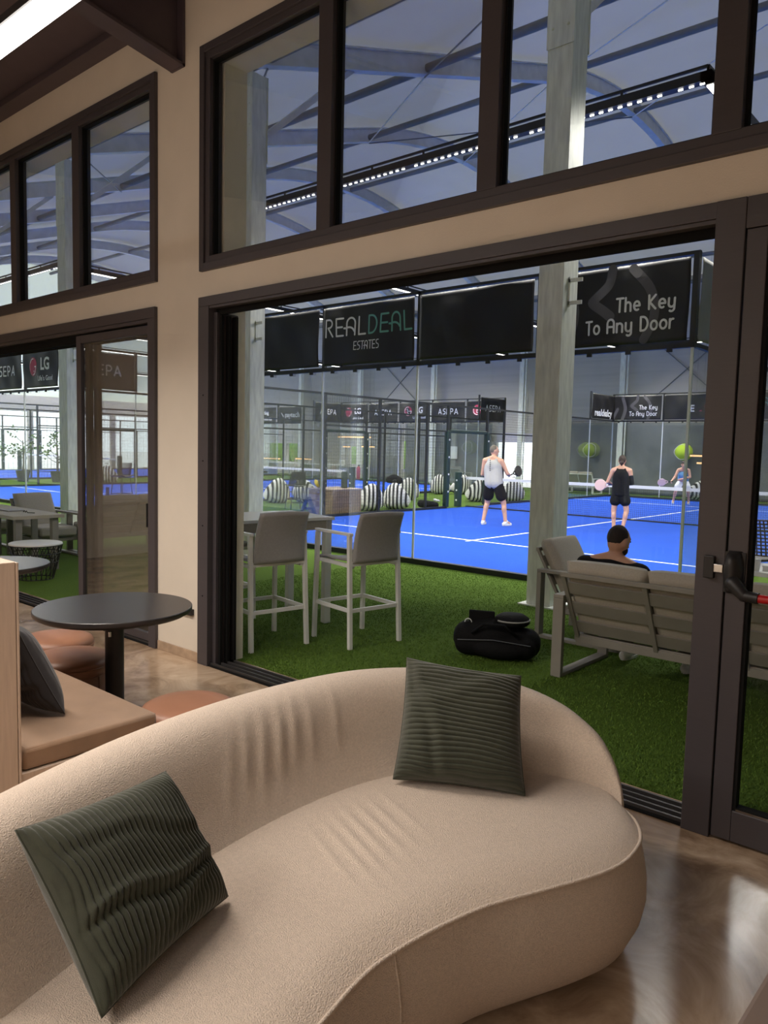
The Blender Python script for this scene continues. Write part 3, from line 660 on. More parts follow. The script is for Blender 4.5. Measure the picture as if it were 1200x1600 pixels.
def court(x0, nm, step, lined=True):
    y0 = CY
    struct(MB().box(x0, x0+CW, y0, y0+CL, 0.0, .012).build('court_surface', 'blue'), 'blue playing surface of the '+nm)
    mb = MB(); z = (.012, .0155); w = .025
    mb.box(x0, x0+CW, y0+3.05-w, y0+3.05+w, *z); mb.box(x0, x0+CW, y0+CL-3.05-w, y0+CL-3.05+w, *z); mb.box(x0+CW/2-w, x0+CW/2+w, y0+2.85, y0+CL-2.85, z[0], z[1]+.001)
    struct(mb.build('court_lines', mat('white_line', (.85, .87, .9), .8)), 'white lines of the '+nm)
    glass_end(x0, y0, 'near glass wall with a black kerb of the '+nm, 'near glass walls'); glass_end(x0, y0+CL, 'far glass wall of the '+nm, 'far glass walls')
    side_fence(x0, y0, 'left side fence of glass and wire mesh of the '+nm, 'side fences', step); side_fence(x0+CW, y0, 'right side fence of glass and wire mesh of the '+nm, 'side fences', step)
    t = thing('tennis_net', 'low net with a white band across the '+nm, 'net', (x0, y0+CL/2, 0), 0, 'court nets')
    s = .05 if step < .1 else .1
    mb = MB(); nu = int(CW/s); nv = int(.82/s)
    wires(mb, (0, 0, .03), (1, 0, 0), (0, 0, 1), nu, nv, CW/nu, .82/nv, .0035); mb.build('net_mesh', 'fence', t)
    plabel(MB().box(0, CW, -.012, .012, .84, .92).build('head_band', 'white', t), 'white band along the top of the net')
    MB().box(0, CW, -.008, .008, .015, .05).build('bottom_band', 'fence', t); MB().box(CW/2-.025, CW/2+.025, -.01, .01, .02, .86).build('centre_strap', 'white', t)
    for sx in (-.30, CW+.30):
        p = MB().cyl((sx, 0, .0), .115, 1.05, 18).build('net_post', 'pad', t, smooth=40, bevel=.015)
        for q in (.2, .5, .8): MB().ell((sx+.02, -.115, q), (.03, .012, .03), 10, 6).build('padding_button', 'white', p)
    MB().tube([(-.30, 0, .90), (0, 0, .90)], .008).build('net_cord', 'white', t)
    # lighting frame over the rim of the court
    t = thing('light_frame', 'black rectangular LED lighting frame above the '+nm, 'light', (x0, y0, 5.86), 0, 'court lighting frames')
    segs = [((0, 0), (CW, 0)), ((0, CL), (CW, CL)), ((0, 0), (0, CL)), ((CW, 0), (CW, CL))]
    for si, (a, b) in enumerate(segs):
        a3 = Vector((*a, 0)); b3 = Vector((*b, 0)); d = (b3-a3).normalized(); L = (b3-a3).length
        mb = MB(); mb.bar(a3-d*.06+Vector((0, 0, .05)), b3+d*.06+Vector((0, 0, .05)), .12, .10)
        mb.bar(a3+Vector((0, 0, .17)), b3+Vector((0, 0, .17)), .03, .03)
        for k in range(int(L)+1): mb.box(*(a3.x+d.x*k-.012, a3.x+d.x*k+.012), *(a3.y+d.y*k-.012, a3.y+d.y*k+.012), .10, .17)
        bar = mb.build('light_bar', 'black', t)
        mb = MB(); n = int(L/.12)
        if si: mb.bar(a3+d*.08+Vector((0, 0, -.008)), b3-d*.08+Vector((0, 0, -.008)), .07, .014)  # these strips are widened and unbroken to imitate lamp bloom
        for k in range(0 if si else n):
            if k % 16 == 15: continue
            p = a3+d*(.08+k*.12); q = p+d*(.05 if si == 0 else .112)
            mb.bar(p+Vector((0, 0, -.008)), q+Vector((0, 0, -.008)), .015 if si == 0 else .07, .014)
        mb.build('led_strip', 'led', bar)
    k = LED_POWER*(1.0 if x0 > -20 else 1.25)
    area('court_lamp', (x0+CW/2, y0, 5.84), (math.radians(27), 0, 0), CW, .06, k*CW, LED_COL, 2.0)
    area('court_lamp', (x0+CW/2, y0+CL, 5.84), (math.radians(-22), 0, 0), CW, .06, k*CW, LED_COL, 2.5)
    area('court_lamp', (x0, y0+CL/2, 5.84), (0, math.radians(-22), 0), .06, CL, k*CL, LED_COL, 2.5)
    area('court_lamp', (x0+CW, y0+CL/2, 5.84), (0, math.radians(22), 0), .06, CL, k*CL, LED_COL, 2.5)
XA, XB, XC = -13.1596, -28.2, -43.2
court(XA, 'nearest court', .08); court(XB, 'middle court', .12); court(XC, 'far left court', .2)
Z3 = 3.0
g1 = 'banners over the near glass wall'; g2 = 'banners over the far end of the nearest court'; g3 = 'banners over the far end of the middle court'
yb = CY-.05
banner((XA+8, yb, Z3), 0, 2, 'black banner reading The Key To Any Door at the near right corner', 'key', g1, .3)
banner((XA+6, yb, Z3), 0, 2, 'blank black banner between the key banner and the white and green lettered one', 'plain', g1, 1.7)
banner((XA+4, yb, Z3), 0, 2, 'black banner with white and green thin lettering over the near glass wall', 'real', g1, 2.9)
banner((XA+2, yb, Z3), 0, 2, 'blank black banner left of the one with white and green lettering', 'plain', g1, 4.2)
banner((XA, yb, Z3), 0, 2, 'blank black banner at the left corner of the near glass wall', 'plain', g1, 5.0)
banner((XA+10.05, CY, Z3), PI/2, 2, 'grey back of the banner round the right corner of the near glass wall', 'plain', g1, 1.0, matn='silver')
banner((XA+.05, CY, Z3), PI/2, 2, 'blank black banner round the left corner of the near glass wall', 'plain', g1, 2.0)
yb2 = CY+CL-.10
for k, (kd, lb) in enumerate((('key', 'small distant banner reading The Key To Any Door above the woman in black'), ('ie', 'small distant banner with a red mark right of the distant key banner'), ('real', 'small distant banner with green lettering seen through the escape door'), ('plain', 'small distant blank banner second from the right end'), ('plain', 'small distant blank banner at the right end'))):
    banner((XA+2*k, yb2, Z3), 0, 2, lb, kd, g2, k*1.3)
banner((XA+.05, CY+CL-2, Z3), PI/2, 2, 'small distant side banner left of the distant key banner', 'reside', g2, .7)
banner((XB+8, yb, Z3), 0, 2, 'black banner with a crimson round emblem seen through the left doors', 'lg', 'banners over the near end of the middle court', .5)
banner((XB+6, yb, Z3), 0, 2, 'black banner with wide white capitals left of the crimson emblem one, through left doors', 'asepa', 'banners over the near end of the middle court', 1.5)
for k in range(3): banner((XB+2*k, yb, Z3), 0, 2, 'blank black banner out on the left over the near end of the middle court', 'plain', 'banners over the near end of the middle court', 2+k)
banner((XB+10.05, CY, Z3), PI/2, 2, 'side banner with white capitals seen through the left sliding door glass', 'asepa', 'banners over the near end of the middle court', .9)
for k, (kd, lb) in enumerate((('lg', 'leftmost distant banner with a crimson emblem over the middle court'), ('asepa', 'left one of the two distant capitals banners over the far end of the middle court'), ('lg', 'middle distant banner with a crimson emblem over the middle court'), ('asepa', 'right one of the two distant capitals banners over the far end of the middle court'), ('lg', 'distant crimson emblem banner half hidden by the side banner'))):
    banner((XB+2*k, yb2, Z3-.05), 0, 2, lb, kd, g3, k*1.1)
banner((XB+10.06, CY+CL-2, Z3-.02), PI/2, 2, 'distant side banner with white capitals above the man in the grey top', 'asepa', g3, .2)
banner((XB+.05, CY+CL-2, Z3-.02), PI/2, 2, 'distant side banner with capitals at the left end of the middle court', 'asepa', g3, .6)
banner((-33.1, yb2, Z3-.1), 0, 2, 'distant banner reading paytech left of the middle court', 'paytech', g3, .4)
banner((-35.2, yb2, Z3-.1), 0, 2, 'distant banner about payments at the left beside the steel column', 'powering', g3, .8)
# ------------------------------------------------------------------ lounge furniture
for i, (xa, xb, y, z) in enumerate(PENDANTS):
    t = thing('pendant_lamp', ['long linear pendant lamp glowing near the beam', 'second linear pendant, added unseen as fill, further into the lounge', 'third linear pendant, added unseen as fill, at the back of the lounge'][i], 'lamp', (xa, y, z), 0, 'linear pendants')
    L = xb-xa
    plabel(MB().box(0, L, -.031, .031, -.030, .025).build('lamp_diffuser', 'lamp', t, bevel=.008), 'glowing white diffuser')
    MB().box(-.01, L+.01, -.034, .034, .026, .055).build('housing', 'black', t)
    for x in (.35, L-.35): MB().tube([(x, 0, .06), (x, 0, ceil_z(y)-z)], .0025, 6).build('suspension_cable', 'cable', t)
    area('pendant_light', ((xa+xb)/2, y, z-.045), (0, 0, 0), L, .08, PEND_POWER[i], WARM, 2.6)

# ---- curved sofa, local frame: x along the seat, y towards the back
SO = (-1.2, 1.42); SA = math.atan2(.961, .276)
sofa = thing('curved_sofa', 'cream curved sofa with a rounded back and a kidney shaped seat', 'sofa', (*SO, 0), SA)
front = [(-1.10, .02), (-1.09, -.16), (-1.0, -.30), (-.86, -.365), (-.66, -.335), (-.45, -.22), (-.236, -.104), (-.087, -.027), (.034, .012), (.198, .037), (.389, .044), (.591, .017), (.763, -.005), (.894, -.006), (1.01, .025), (1.111, .080), (1.195, .18), (1.245, .33)]
rear = [(-1.10, .02), (-1.05, .20), (-.93, .42), (-.74, .64), (-.50, .82), (-.26, .96), (0, 1.05), (.25, 1.09), (.50, 1.08), (.72, 1.02), (.92, .91), (1.08, .76), (1.18, .60), (1.252, .47), (1.245, .33)]
def resample(pts, n):
    P = cat_rom(pts, 12); L = [0]
    for a, b in zip(P, P[1:]): L.append(L[-1]+math.hypot(b[0]-a[0], b[1]-a[1]))
    out = []; j = 0
    for i in range(n):
        s = L[-1]*i/(n-1)
        while j < len(L)-2 and L[j+1] < s: j += 1
        t = (s-L[j])/max(1e-9, L[j+1]-L[j]); out.append((P[j][0]+(P[j+1][0]-P[j][0])*t, P[j][1]+(P[j+1][1]-P[j][1])*t))
    return out
NF = 120
Fp = resample(front, NF); Rp = resample(rear, NF)
loop = Fp[:-1]+Rp[::-1][:-1]; NLp = len(loop)
def normals(lp):
    k = len(lp); out = []
    for i in range(k):
        a = lp[i-2]; b = lp[(i+2) % k]; d = Vector((b[0]-a[0], b[1]-a[1])).normalized(); out.append((d.y, -d.x))
    return out
Ln = normals(loop)
def off(i, d): return (loop[i][0]+Ln[i][0]*d, loop[i][1]+Ln[i][1]*d)
prof_s = [(-.10, .035), (-.045, .042), (-.012, .075), (.018, .14), (.032, .21), (.030, .28), (.020, .34), (.006, .395), (0, .418)]
mb = MB()
vs = [(*off(i, d), z) for d, z in prof_s for i in range(NLp)]
fs = [(r*NLp+i, r*NLp+(i+1) % NLp, (r+1)*NLp+(i+1) % NLp, (r+1)*NLp+i) for r in range(len(prof_s)-1) for i in range(NLp)]
mb.add(vs, fs+[tuple(reversed(range(NLp)))])
mb.build('seat_base', 'sofa', sofa, smooth=180)
def seat_pt(u, v):
    """u along the sofa, v from front edge to rear edge"""
    i = u*(NF-1); a = int(min(i, NF-2)); t = i-a
    f = [Fp[a][k]+(Fp[a+1][k]-Fp[a][k])*t for k in (0, 1)]; r = [Rp[a][k]+(Rp[a+1][k]-Rp[a][k])*t for k in (0, 1)]
    x = f[0]+(r[0]-f[0])*v; y = f[1]+(r[1]-f[1])*v
    w = math.hypot(r[0]-f[0], r[1]-f[1]); e = min(v, 1-v)*w; eu = min(u, 1-u)*2.4
    q = min(1, min(e, eu)/.16); z = .418+.036*(1-(1-q)**2.2)
    # sitting creases that run from the middle of the seat to the front
    cz = 0
    for xc, amp, vc in ((.10, .0050, .42), (.16, .0060, .40), (.215, .0065, .42), (.27, .0065, .45), (.33, .0060, .47), (.39, .0050, .50), (.46, .0035, .52)):
        dx = (x-xc-.10*(v-vc)); cz += amp*math.exp(-(dx/.013)**2)*math.exp(-((v-vc)/.17)**2)
    for xc, amp, vc in ((-.42, .004, .55), (-.36, .005, .50), (-.30, .005, .52), (-.24, .004, .55)):
        dx = (x-xc+.06*(v-vc)); cz -= amp*math.exp(-(dx/.014)**2)*math.exp(-((v-vc)/.16)**2)
    return (x, y, z+cz)
MB().grid(lambda u, v: seat_pt(u, v), 320, 90, flip=False).build('seat_cushion', 'sofa', sofa, smooth=180)
MB().tube([(*off(i, .003), .419) for i in range(0, NLp, 1)], .0062, 8, closed=True).build('piping', 'sofa', sofa, smooth=180)
seam_i = min(range(NLp), key=lambda i: (loop[i][0]-.055)**2+(loop[i][1]-.015)**2)
MB().tube([(*off(seam_i, d+.0015), z) for d, z in prof_s[1:]], .003, 6).build('side_seam', 'sofa', sofa, smooth=180)
# backrest: a rounded section swept along the rear of the seat
J = [(-1.02, -.02, .03, .44), (-1.015, .03, .12, .52), (-.98, .08, .26, .62), (-.90, .14, .38, .72), (-.80, .21, .46, .77), (-.68, .30, .50, .80), (-.50, .43, .52, .80), (-.233, .590, .53, .80), (.083, .722, .54, .80), (.382, .797, .54, .80), (.617, .806, .53, .80), (.82, .755, .50, .785), (.98, .665, .43, .755), (1.09, .555, .35, .715), (1.155, .45, .26, .655), (1.185, .36, .18, .58), (1.198, .29, .10, .50), (1.20, .245, .03, .43)]
Jp = cat_rom(J, 40); NJ = len(Jp)
sec = [(-.03, .0), (-.02, .15), (0.0, .46), (.10, .56), (.20, .68), (.275, .80), (.34, .895), (.42, .962), (.52, .995), (.62, .997), (.72, .975), (.82, .925), (.90, .85), (.955, .75), (.985, .62), (1.0, .45), (.99, .28), (.965, .12), (.91, .04), (.80, .01), (.40, .01)]
def back_pt(i, q):
    x, y, w, h = Jp[i]; a = Jp[max(i-9, 0)]; b = Jp[min(i+9, NJ-1)]
    d = Vector((b[0]-a[0], b[1]-a[1])).normalized(); n = (-d.y, d.x)
    o, zz = q
    base = .04; z = base+(h-base)*zz
    ow = w*o
    return Vector((x+n[0]*ow, y+n[1]*ow, z))
secs = cat_rom(sec, 3, True); K = len(secs)
def crease(i, k, p):
    s = 0; zz = secs[k][1]; o = secs[k][0]
    if o > .5: return 0
    for xc, zc, am, sl in ((-.02, .80, .008, .45), (.05, .78, .012, .50), (.13, .80, .012, .45), (.20, .82, .009, .40), (.28, .82, .006, .35), (-.10, .76, .006, .5), (.40, .84, .005, .3)):
        s += am*math.exp(-((p.x-xc-sl*(zz-zc)*.35)/.020)**2)*math.exp(-((zz-zc)/.13)**2)
    return s
mb = MB(); vs = []
for i in range(NJ):
    for k in range(K):
        p = back_pt(i, secs[k]); c = crease(i, k, p); p.y -= c; p.z += c*.5; vs.append(p)
fs = [(i*K+k, i*K+(k+1) % K, (i+1)*K+(k+1) % K, (i+1)*K+k) for i in range(NJ-1) for k in range(K)]
mb.add(vs, [f[::-1] for f in fs]+[tuple(range(K)), tuple((NJ-1)*K+k for k in reversed(range(K)))])
mb.build('backrest', 'sofa', sofa, smooth=70)
for x, y in ((-.8, 0), (.95, .25), (-.2, .8), (.6, .85)):
    MB().cyl((x, y, 0), .03, .05, 16).build('foot', 'black', sofa)

# ---- corduroy cushions
def cushion(label, BL, BR, TR, TL, m, ribs, axis, folds=(), th=.075, group=None, name='cushion', pinch=.06, nu=240, nv=240, rib=.0085):
    BL, BR, TR, TL = map(Vector, (BL, BR, TR, TL)); c = (BL+BR+TR+TL)/4; c0 = Vector((c.x, c.y, min(BL.z, BR.z)))
    nrm = (BR-BL).cross(TL-BL).normalized()
    t = thing(name, label, 'cushion', c0, 0, group)
    def P(s, q, side):
        """s, q in [-1, 1]"""
        e = 1-pinch*(1-q*q)*abs(s)**3; f = 1-pinch*(1-s*s)*abs(q)**3
        ss, qq = s*e, q*f
        u, v = (ss+1)/2, (qq+1)/2
        b = BL*(1-u)*(1-v)+BR*u*(1-v)+TR*u*v+TL*(1-u)*v
        h = th*(max(0, 1-abs(s)**3.2)**.55)*(max(0, 1-abs(q)**3.2)**.55)
        fz = 0; sh = 0
        for (a, b_, c_, w, am) in folds:    # crease along a*s + b*q = c
            d = (a*s+b_*q-c_+.06*math.sin(4*s-3*q)); fz -= am*math.exp(-(d/w)**2); fz += am*.6*math.exp(-((d-2.0*w)/w)**2)
        env = min(1, 6*min(1-abs(s), 1-abs(q)))
        r = (s if axis == 'v' else q)+.018*math.sin(5*q+3*s)+.012*math.sin(9*s*q+2*q)
        ri = rib*abs(math.sin(PI*ribs/2*r))**.8
        return b+nrm*side*(h+(fz*env if side > 0 else 0)+ri*(.4+.6*env))-c0
    MB().grid(lambda u, v: P(2*u-1, 2*v-1, 1), nu, nv).build('front_cover', m, t, smooth=180)
    MB().grid(lambda u, v: P(2*u-1, 2*v-1, -1), nu//2, nv//2, flip=True).build('back_cover', m, t, smooth=180)
    edge = [P(2*u-1, -1, 0) for u in [k/30 for k in range(30)]]+[P(1, 2*v-1, 0) for v in [k/30 for k in range(30)]]+[P(1-2*u, 1, 0) for u in [k/30 for k in range(30)]]+[P(-1, 1-2*v, 0) for v in [k/30 for k in range(30)]]
    MB().tube(edge, .003, 6, closed=True).build('seam', m, t, smooth=180)
    return t
cushion('green corduroy cushion leaning at the right end of the cream sofa, ribs lying level', (-1.80, 2.17, .475), (-1.375, 2.425, .462), (-1.50, 2.575, .855), (-1.945, 2.415, .870), 'cord', 25, 'h', folds=((1.0, .35, -.62, .10, .008), (.5, -1, -.75, .12, .006)), th=.095, group='green corduroy cushions on the sofa', pinch=.05)
cushion('green corduroy cushion at the left end of the cream sofa, ribs running up and down', (-1.475, .80, .478), (-1.650, 1.275, .470), (-1.835, 1.195, .800), (-1.775, .750, .815), 'cord', 30, 'v', folds=((.10, 1.0, -.36, .07, .011), (.35, 1.0, .30, .09, .004), (-.2, 1, -.75, .08, .005)), th=.085, group='green corduroy cushions on the sofa', pinch=.05)

# ---- banquette bench with its tall back panel
t = thing('banquette', 'pale wood banquette bench with a tan seat pad and tall back panel', 'bench', (-3.15, 1.36, 0))
MB().box(-2.6, 0, .0, .66, 0, .335).build('base_panel', 'oak', t, bevel=.003)
MB().box(-2.6, 0, -.55, -.012, 0, 1.235).build('back_panel', 'oak', t, bevel=.003)
MB().box(-2.6, .004, -.010, .0, 0, 1.232).build('edge_strip', 'oak', t, bevel=.002)
pad = MB(); pad.box(-2.6, -.012, .012, .655, .337, .432); plabel(pad.build('seat_pad', 'tan', t, smooth=40, bevel=.018), 'tan fabric seat pad')
MB().tube([(-2.58, .645, .425), (-.022, .645, .425), (-.022, .03, .425)], .005, 6).build('piping', 'tan', t, smooth=180)
cushion('dark grey corduroy cushion standing on the tan bench pad', (-3.90, 1.66, .450), (-3.42, 1.68, .448), (-3.47, 1.49, .87), (-3.93, 1.49, .87), 'cordgrey', 22, 'v', folds=((.1, 1, -.3, .12, .012), (.1, 1, .3, .1, .01)), th=.09, nu=130, nv=130, rib=.007)
# ---- round tables
def round_table(label, x, y, z, r):
    t = thing('round_table', label, 'table', (x, y, 0), 0, 'black round tables')
    MB().lathe([(r-.02, z-.032), (r-.004, z-.030), (r, z-.024), (r, z-.004), (r-.004, z)], (0, 0, 0), 96).build('tabletop', 'tabletop', t, smooth=40)
    MB().lathe([(r-.03, z-.045), (r-.012, z-.033)], n=64).build('edge_band', 'black', t, smooth=40)
    MB().cyl((0, 0, .02), .055, z-.06, 32).build('column', 'black', t, smooth=40)
    MB().lathe([(.10, 0), (.10, .012), (.095, .018), (.06, .022)], n=48).build('foot_plate', 'black', t, smooth=40)
    mb = MB().box(.040, .052, -.062, -.050, z-.17, z-.14); plabel(mb.build('height_lever', 'chrome', t), 'small bright lever')
    return t
round_table('black round pedestal table beside the bench', -4.20, 2.38, .74, .458)
round_table('black round table half hidden behind the bench back panel', -6.30, 2.50, .74, .44)
# ---- poufs
def pouf(label, x, y, r=.235, h=.40):
    t = thing('pouf', label, 'stool', (x, y, 0), 0, 'terracotta leather poufs')
    pr = [(r*.93, .01), (r*.97, .03), (r*.985, .10), (r*.985, h-.14), (r*.97, h-.115)]
    MB().lathe(pr, n=48).build('body', 'leatherdark', t, smooth=60)
    MB().lathe([(r*.95, h-.118), (r*1.02, h-.10), (r*1.055, h-.07), (r*1.05, h-.045), (r*1.0, h-.022), (r*.86, h-.006), (r*.5, h+.004), (.02, h+.006)], n=64).build('seat_cushion', 'leather', t, smooth=60)
    MB().tube([(r*1.056*math.cos(2*PI*k/64), r*1.056*math.sin(2*PI*k/64), h-.062) for k in range(64)], .004, 6, True).build('piping', 'leather', t, smooth=180)
    for k in range(6):
        a = 2*PI*k/6+.3; MB().box(-.003, .003, -.003, .003, .02, h-.12).add([], []).build('side_seam', 'leatherdark', t).location = (r*.985*math.cos(a), r*.985*math.sin(a), 0)
    return t
pouf('terracotta leather pouf partly under the black round table', -4.56, 2.285)
pouf('terracotta leather pouf behind the other one at the bench, further left', -5.06, 2.43)
pouf('terracotta leather pouf showing only its top behind the sofa back', -3.27, 2.27, .235, .40)
# ---- low box table in the lower right corner
t = thing('low_table', 'corner of a low brown upholstered block in the lower right', 'table', (-.18, 1.78, 0), math.radians(-1))
MB().box(-.265, .40, -.6, .33, .02, .447).build('block_body', mat('taupe_leather', (.20, .145, .115), .6, bump=.05), t, bevel=.012)

# ------------------------------------------------------------------ outside furniture near the glass wall
def bar_stool(label, x, y, rz, group='white bar stools'):
    """local frame: backrest at -y, sitter faces +y"""
    t = thing('bar_stool', label, 'stool', (x, y, 0), rz, group)
    w, d = .265, .25
    f = .018
    for sx in (-1, 1):
        MB().bar((sx*(w+.01), -d-.03, 0), (sx*w, -d+.02, .99), .036, .036).build('leg', 'whitemetal', t, bevel=.003)
        MB().bar((sx*(w+.01), d+.02, 0), (sx*w, d, .97), .036, .036).build('leg', 'whitemetal', t, bevel=.003)
        MB().box(sx*w-.02, sx*w+.02, -d-.01, d+.02, .975, 1.0).build('armrest', 'whitemetal', t, bevel=.004)
    mb = MB()
    for sx in (-1, 1): mb.bar((sx*w, -d, .33), (sx*w, d, .33), .02, .032)
    mb.bar((-w, -d-.01, .33), (w, -d-.01, .33), .02, .032); mb.bar((-w, d+.005, .33), (w, d+.005, .33), .02, .032)
    mb.build('footrest', 'whitemetal', t)
    mb = MB()
    for sx in (-1, 1): mb.bar((sx*(w-.03), -d, .71), (sx*(w-.03), d, .72), .03, .03)
    mb.bar((-w, -d, .735), (w, -d, .735), .025, .04); mb.bar((-w, d, .715), (w, d, .715), .025, .03); mb.build('seat_frame', 'whitemetal', t)
    MB().grid(lambda u, v: ((u-.5)*2*(w-.03), -d+.02+2*(d-.005)*v, .745+.03*abs(2*u-1)**2-.02*math.sin(PI*v)-(.03*max(0, v-.85)/.15)), 12, 12).build('seat', 'sling', t, smooth=180, solid=.022)
    MB().grid(lambda u, v: ((u-.5)*2*(w-.018)*(1-.05*v), -d-.005-.10*v-.025*math.sin(PI*u)+.03*math.sin(PI*v*.9), .74+.43*v+.012*math.sin(PI*u)*v), 14, 14).build('backrest', 'sling', t, smooth=180, solid=.022)
    return t
a1 = math.radians(80)
s1 = bar_stool('white bar stool with grey sling, the nearer left one at the high table', -5.13, 4.33, a1)
s2 = bar_stool('white bar stool with grey sling, standing free to the right at the high table', -4.63, 5.00, a1)
dup(s1, (-6.20, 4.62, 0), a1+PI, 'white bar stool on the far side of the high table')
t = thing('high_table', 'pale grey high table with square legs behind the bar stools', 'table', (-5.23, 5.27, 0), math.radians(168))
# local: x away from the lounge side, y along the table towards the near end
L_, W_ = 1.36, .80
MB().box(-.02, W_, -.02, L_, 1.02, 1.05).build('tabletop', mat('pale_table_top', (.78, .78, .74), .25), t, bevel=.004)
mb = MB(); mb.box(.0, W_-.02, -.0, .03, .93, 1.02); mb.box(.0, W_-.02, L_-.05, L_-.02, .93, 1.02); mb.box(0, .03, .03, L_-.05, .93, 1.02); mb.box(W_-.05, W_-.02, .03, L_-.05, .93, 1.02); mb.build('apron', 'outcush', t)
for x in (.0, W_-.09):
    for y in (.0, L_-.09): MB().box(x, x+.07, y, y+.07, 0, 1.02).build('leg', 'whitemetal', t, bevel=.004)

def lounge_seat(name, label, cat, loc, rz, n, group, slats=True, wid=.64, m='outgrey'):
    """local frame: x along the seat, back at -y, front at +y; origin at the left rear corner of the frame"""
    t = thing(name, label, cat, loc, rz, group)
    Wt = n*wid+.16; D = .86
    for sx in (0, Wt-.085):
        mb = MB(); x0, x1 = sx, sx+.085
        mb.box(x0, x1, 0, .045, 0, .615); mb.box(x0, x1, D-.045, D, 0, .615); mb.box(x0, x1, .045, D-.045, 0, .03); mb.box(x0, x1, 0, D, .615, .645)
        mb.build('side_frame', m, t, bevel=.004)
    mb = MB(); mb.box(.085, Wt-.085, .24, .29, .24, .31); mb.box(.085, Wt-.085, D-.10, D-.05, .24, .31)
    for k in range(n+1): mb.box(.085+k*(Wt-.17)/n-.02, .085+k*(Wt-.17)/n+.02, .25, D-.06, .25, .30)
    mb.build('seat_frame', m, t, bevel=.003)
    # raked back frame with broad slats
    bk = lambda x, s, o=0: (x, .25-.30*s+o, .27+.545*s)
    mb = MB()
    for k in range(n+1):
        x = .10+k*(Wt-.20)/n; mb.bar(bk(x, 0), bk(x, 1), .035, .025, up=(0, 1, 0))
    mb.bar(bk(.085, 1), bk(Wt-.085, 1), .03, .035); mb.bar(bk(.085, 0), bk(Wt-.085, 0), .04, .06)
    mb.build('back_frame', m, t, bevel=.003)
    if slats:
        for s in (.20, .50, .80):
            mb = MB(); p0 = Vector(bk(.10, s-.085)); p1 = Vector(bk(.10, s+.085)); dx = Vector((Wt-.20, 0, 0)); o = Vector((0, .012, .006))
            mb.add([p0, p0+dx, p1+dx, p1, p0+o, p0+dx+o, p1+dx+o, p1+o], [(0, 1, 2, 3), (7, 6, 5, 4), (0, 4, 5, 1), (1, 5, 6, 2), (2, 6, 7, 3), (3, 7, 4, 0)])
            mb.build('back_slat', m, t)
    cw = (Wt-.20)/n
    for k in range(n):
        x0 = .10+k*cw
        MB().box(x0+.008, x0+cw-.008, .26, D+.02, .315, .46).build('seat_cushion', 'outcush', t, bevel=.035, smooth=60)
        mb = MB(); nn = 28
        def cb(u, v, side):
            s = .12+.98*v; e = (1-abs(2*u-1)**12)**.4*(1-abs(2*v-1)**10)**.4 if 0 < u < 1 and 0 < v < 1 else 0
            p = Vector(bk(x0+.001+(cw-.002)*u, s)); nrm = Vector((0, .545, .30)).normalized()
            return p+nrm*(.085+side*.072*e+.012*math.sin(PI*u))
        mb.grid(lambda u, v: cb(u, v, 1), nn, nn, flip=True); mb.grid(lambda u, v: cb(u, v, -1), nn, nn); mb.build('back_cushion', 'outcush', t, smooth=180)
    return t
lounge_seat('outdoor_sofa', 'taupe slatted outdoor sofa with stone cushions, its back turned to the lounge', 'sofa', (-2.80, 5.25, 0), 0, 3, 'taupe outdoor lounge set')
lounge_seat('outdoor_armchair', 'taupe outdoor armchair beside the galvanised column, turned sideways', 'armchair', (-3.52, 7.02, 0), -PI/2, 1, 'taupe outdoor lounge set', wid=.60)
# coffee table in front of the sofa, with cups and bags on it
t = thing('coffee_table', 'low pale outdoor table in front of the man on the sofa', 'table', (-2.10, 6.30, 0))
MB().box(0, 1.0, 0, .6, .40, .44).build('tabletop', 'whitemetal', t, bevel=.004)
for x in (.02, .93):
    mb = MB(); mb.box(x, x+.05, .02, .05, 0, .40); mb.box(x, x+.05, .55, .58, 0, .40); mb.box(x, x+.05, .05, .55, 0, .03); mb.build('leg', 'whitemetal', t)
t = thing('side_table', 'pale high side table behind the outdoor sofa holding food boxes', 'table', (-2.30, 7.05, 0))
MB().box(0, 1.1, 0, .65, .70, .74).build('tabletop', 'whitemetal', t, bevel=.004)
for x in (.04, 1.02):
    for y in (.04, .57): MB().box(x, x+.05, y, y+.05, 0, .70).build('leg', 'whitemetal', t)
# ---- sports bag
def blob(name, prims, m, parent, voxel=.012, it=6, fac=.5):
    mb = MB()
    for p in prims:
        if p[0] == 'c': mb.cap(*p[1:5])
        elif p[0] == 'e': mb.ell(p[1], p[2], 16, 12, p[3] if len(p) > 3 else None)
        elif p[0] == 'b': mb.box(*p[1])
    o = mb.build(name, m, parent, smooth=180)
    r = o.modifiers.new('skin', 'REMESH'); r.mode = 'VOXEL'; r.voxel_size = voxel; r.use_smooth_shade = True
    if it:
        s = o.modifiers.new('smooth', 'SMOOTH'); s.iterations = it; s.factor = fac
    return o
t = thing('sports_bag', 'black sports bag with an upright flap lying on the grass beside the outdoor sofa', 'bag', (-3.40, 5.41, 0), math.radians(24))
t.scale = (.84, .84, .9)
blob('bag_body', [('c', (-.28, 0, .17), .16, (.30, .02, .15), .145), ('e', (-.05, 0, .20), (.30, .17, .17)), ('c', (-.30, -.06, .12), .11, (.30, -.06, .12), .11), ('e', (.05, -.14, .10), (.26, .09, .09))], 'bag', t, .014)
mb = MB(); mb.box(-.28, -.02, -.03, .0, .22, .43); mb.build('flap', 'bag', t, bevel=.012)
MB().tube([(-.22, -.16, .24), (-.10, -.20, .34), (.10, -.20, .34), (.22, -.16, .24)], .014, 8).build('handle', 'bag', t, smooth=180)
plabel(MB().tube([(-.36, -.175, .17), (0, -.20, .20), (.36, -.18, .17)], .004, 6).build('zip', 'cable', t), 'grey zip')
